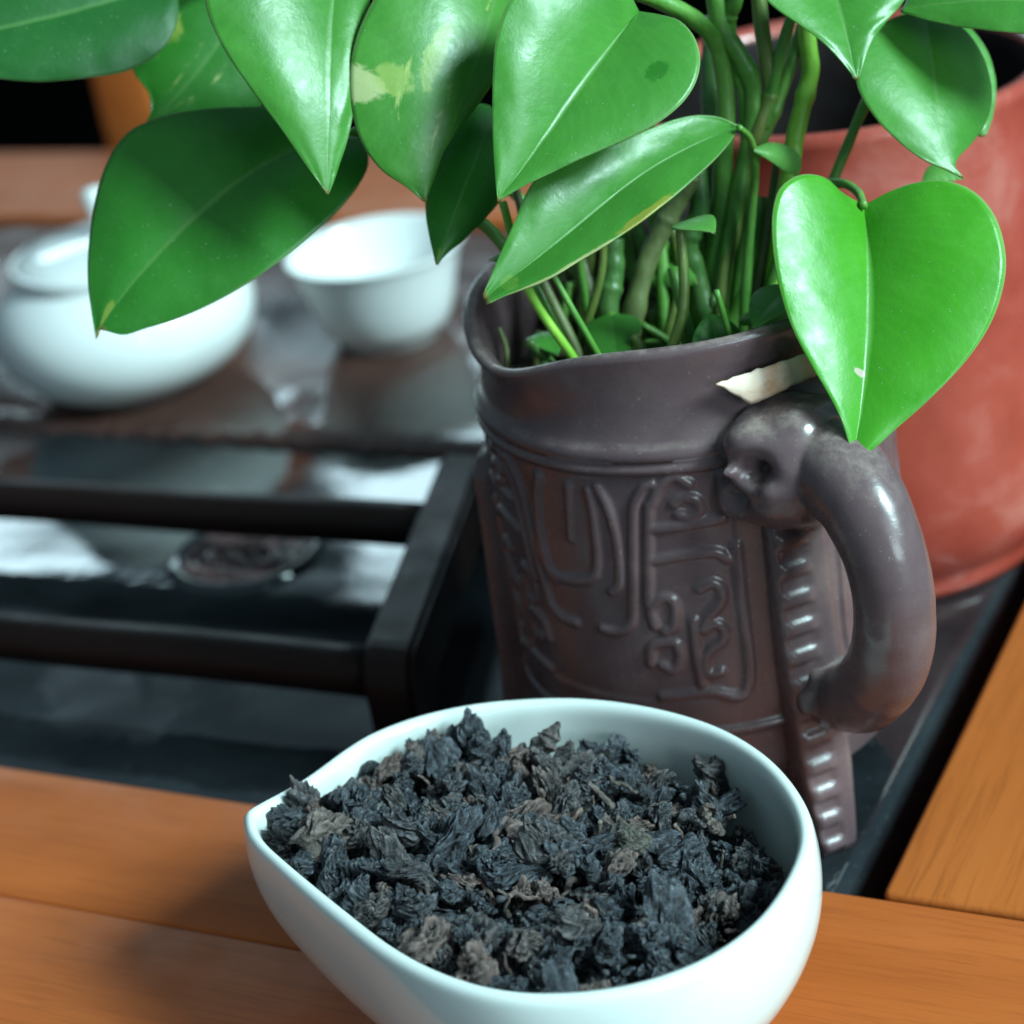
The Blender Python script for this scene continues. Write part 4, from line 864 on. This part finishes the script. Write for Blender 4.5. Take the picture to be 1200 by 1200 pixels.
for x, y, dz_, k, s, rot, mt, lab in special:
    tag(tea_obj(protos[k], (x, y, heap(x, y) + dz_), rot, s, mt), lab, 'tea leaf', 'tea leaves heaped in the white bowl')
placed = [(s[0], s[1], s[4]) for s in special]
tries = 0
while len(placed) < 296 and tries < 60000:
    tries += 1
    t = rng.uniform(-math.pi, math.pi); q = math.sqrt(rng.random())
    rr = (inner_r(bx + math.cos(t) * .01, by + math.sin(t) * .01) - (.0082 if math.cos(t) > -.4 else .0062)) * q
    x, y = bx + rr * math.cos(t), by + rr * math.sin(t)
    s = rng.choice((.0028, .0032, .0037, .0042, .0048, .0056))
    gap = .0050 if tries < 15000 else .0037
    if any((x - a) ** 2 + (y - b) ** 2 < (gap * (.55 + .5 * (s + c_) / .0088)) ** 2 for a, b, c_ in placed): continue
    placed.append((x, y, s))
    k = rng.randrange(len(protos)) if rng.random() < .5 else rng.randrange(12)
    if k >= 21: s *= .8
    mt_ = (TEA_PALE if rng.random() < .45 else TEA_BROWN) if k >= 21 else (TEA_BROWN if rng.random() < .12 else None)
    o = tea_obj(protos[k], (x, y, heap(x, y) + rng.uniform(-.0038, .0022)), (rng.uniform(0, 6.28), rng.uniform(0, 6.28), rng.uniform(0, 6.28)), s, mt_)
    shape = 'crumpled' if k < 12 else ('rolled' if k < 21 else 'thin stalk like')
    u_, w_ = (x - bx) * .90 + (y - by) * .42, -(x - bx) * .42 + (y - by) * .90
    where = 'near the pinched lip of the bowl' if u_ < -.026 else ('against the back wall of the bowl' if w_ > .020 else ('along the front rim of the bowl' if w_ < -.020 else ('by the right wall of the bowl' if u_ > .026 else 'in the middle of the heap')))
    shade = 'pale' if mt_ is TEA_PALE else ('brown' if mt_ else 'dark')
    tag(o, 'small %s %s dried tea leaf %s' % (shade, shape, where), 'tea leaf', 'tea leaves heaped in the white bowl')

# fine crumbs among the leaves
V, F = [], []
bmc = bmesh.new(); bmesh.ops.create_icosphere(bmc, subdivisions=1, radius=1)
cv = [v_.co.copy() for v_ in bmc.verts]; cf = [[v_.index for v_ in f.verts] for f in bmc.faces]; bmc.free()
for k in range(170):
    t = rng.uniform(-math.pi, math.pi); q = math.sqrt(rng.random())
    rr = (inner_r(bx + math.cos(t) * .01, by + math.sin(t) * .01) - .0065) * q
    x, y = bx + rr * math.cos(t), by + rr * math.sin(t)
    s = rng.uniform(.0004, .0009); e = (rng.uniform(.5, 2.0), rng.uniform(.4, 1.2), rng.uniform(.4, 1))
    rt = Matrix.Rotation(rng.uniform(0, 6.28), 3, Vector((rng.uniform(-1, 1), rng.uniform(-1, 1), rng.uniform(-1, 1))).normalized())
    b0 = len(V); z = heap(x, y) + rng.uniform(-.004, .0022)
    for p in cv:
        p2 = rt @ Vector((p.x * e[0], p.y * e[1], p.z * e[2])) * s * (1 + .5 * noise.noise(p * 2 + Vector((k, 0, 0))))
        V.append((x + p2.x, y + p2.y, z + p2.z))
    F += [tuple(b0 + i for i in f) for f in cf]
crumbs = mobj('tea_crumbs', V, F, TEA_CRUMB, None, True)
TEA_CRUMB.node_tree.nodes['Principled BSDF'].inputs['Roughness'].default_value = .7
TEA_CRUMB.node_tree.nodes['Principled BSDF'].inputs['Specular IOR Level'].default_value = .3
tag(crumbs, 'fine brown tea crumbs scattered between the larger leaves', 'tea crumbs', kind='stuff')
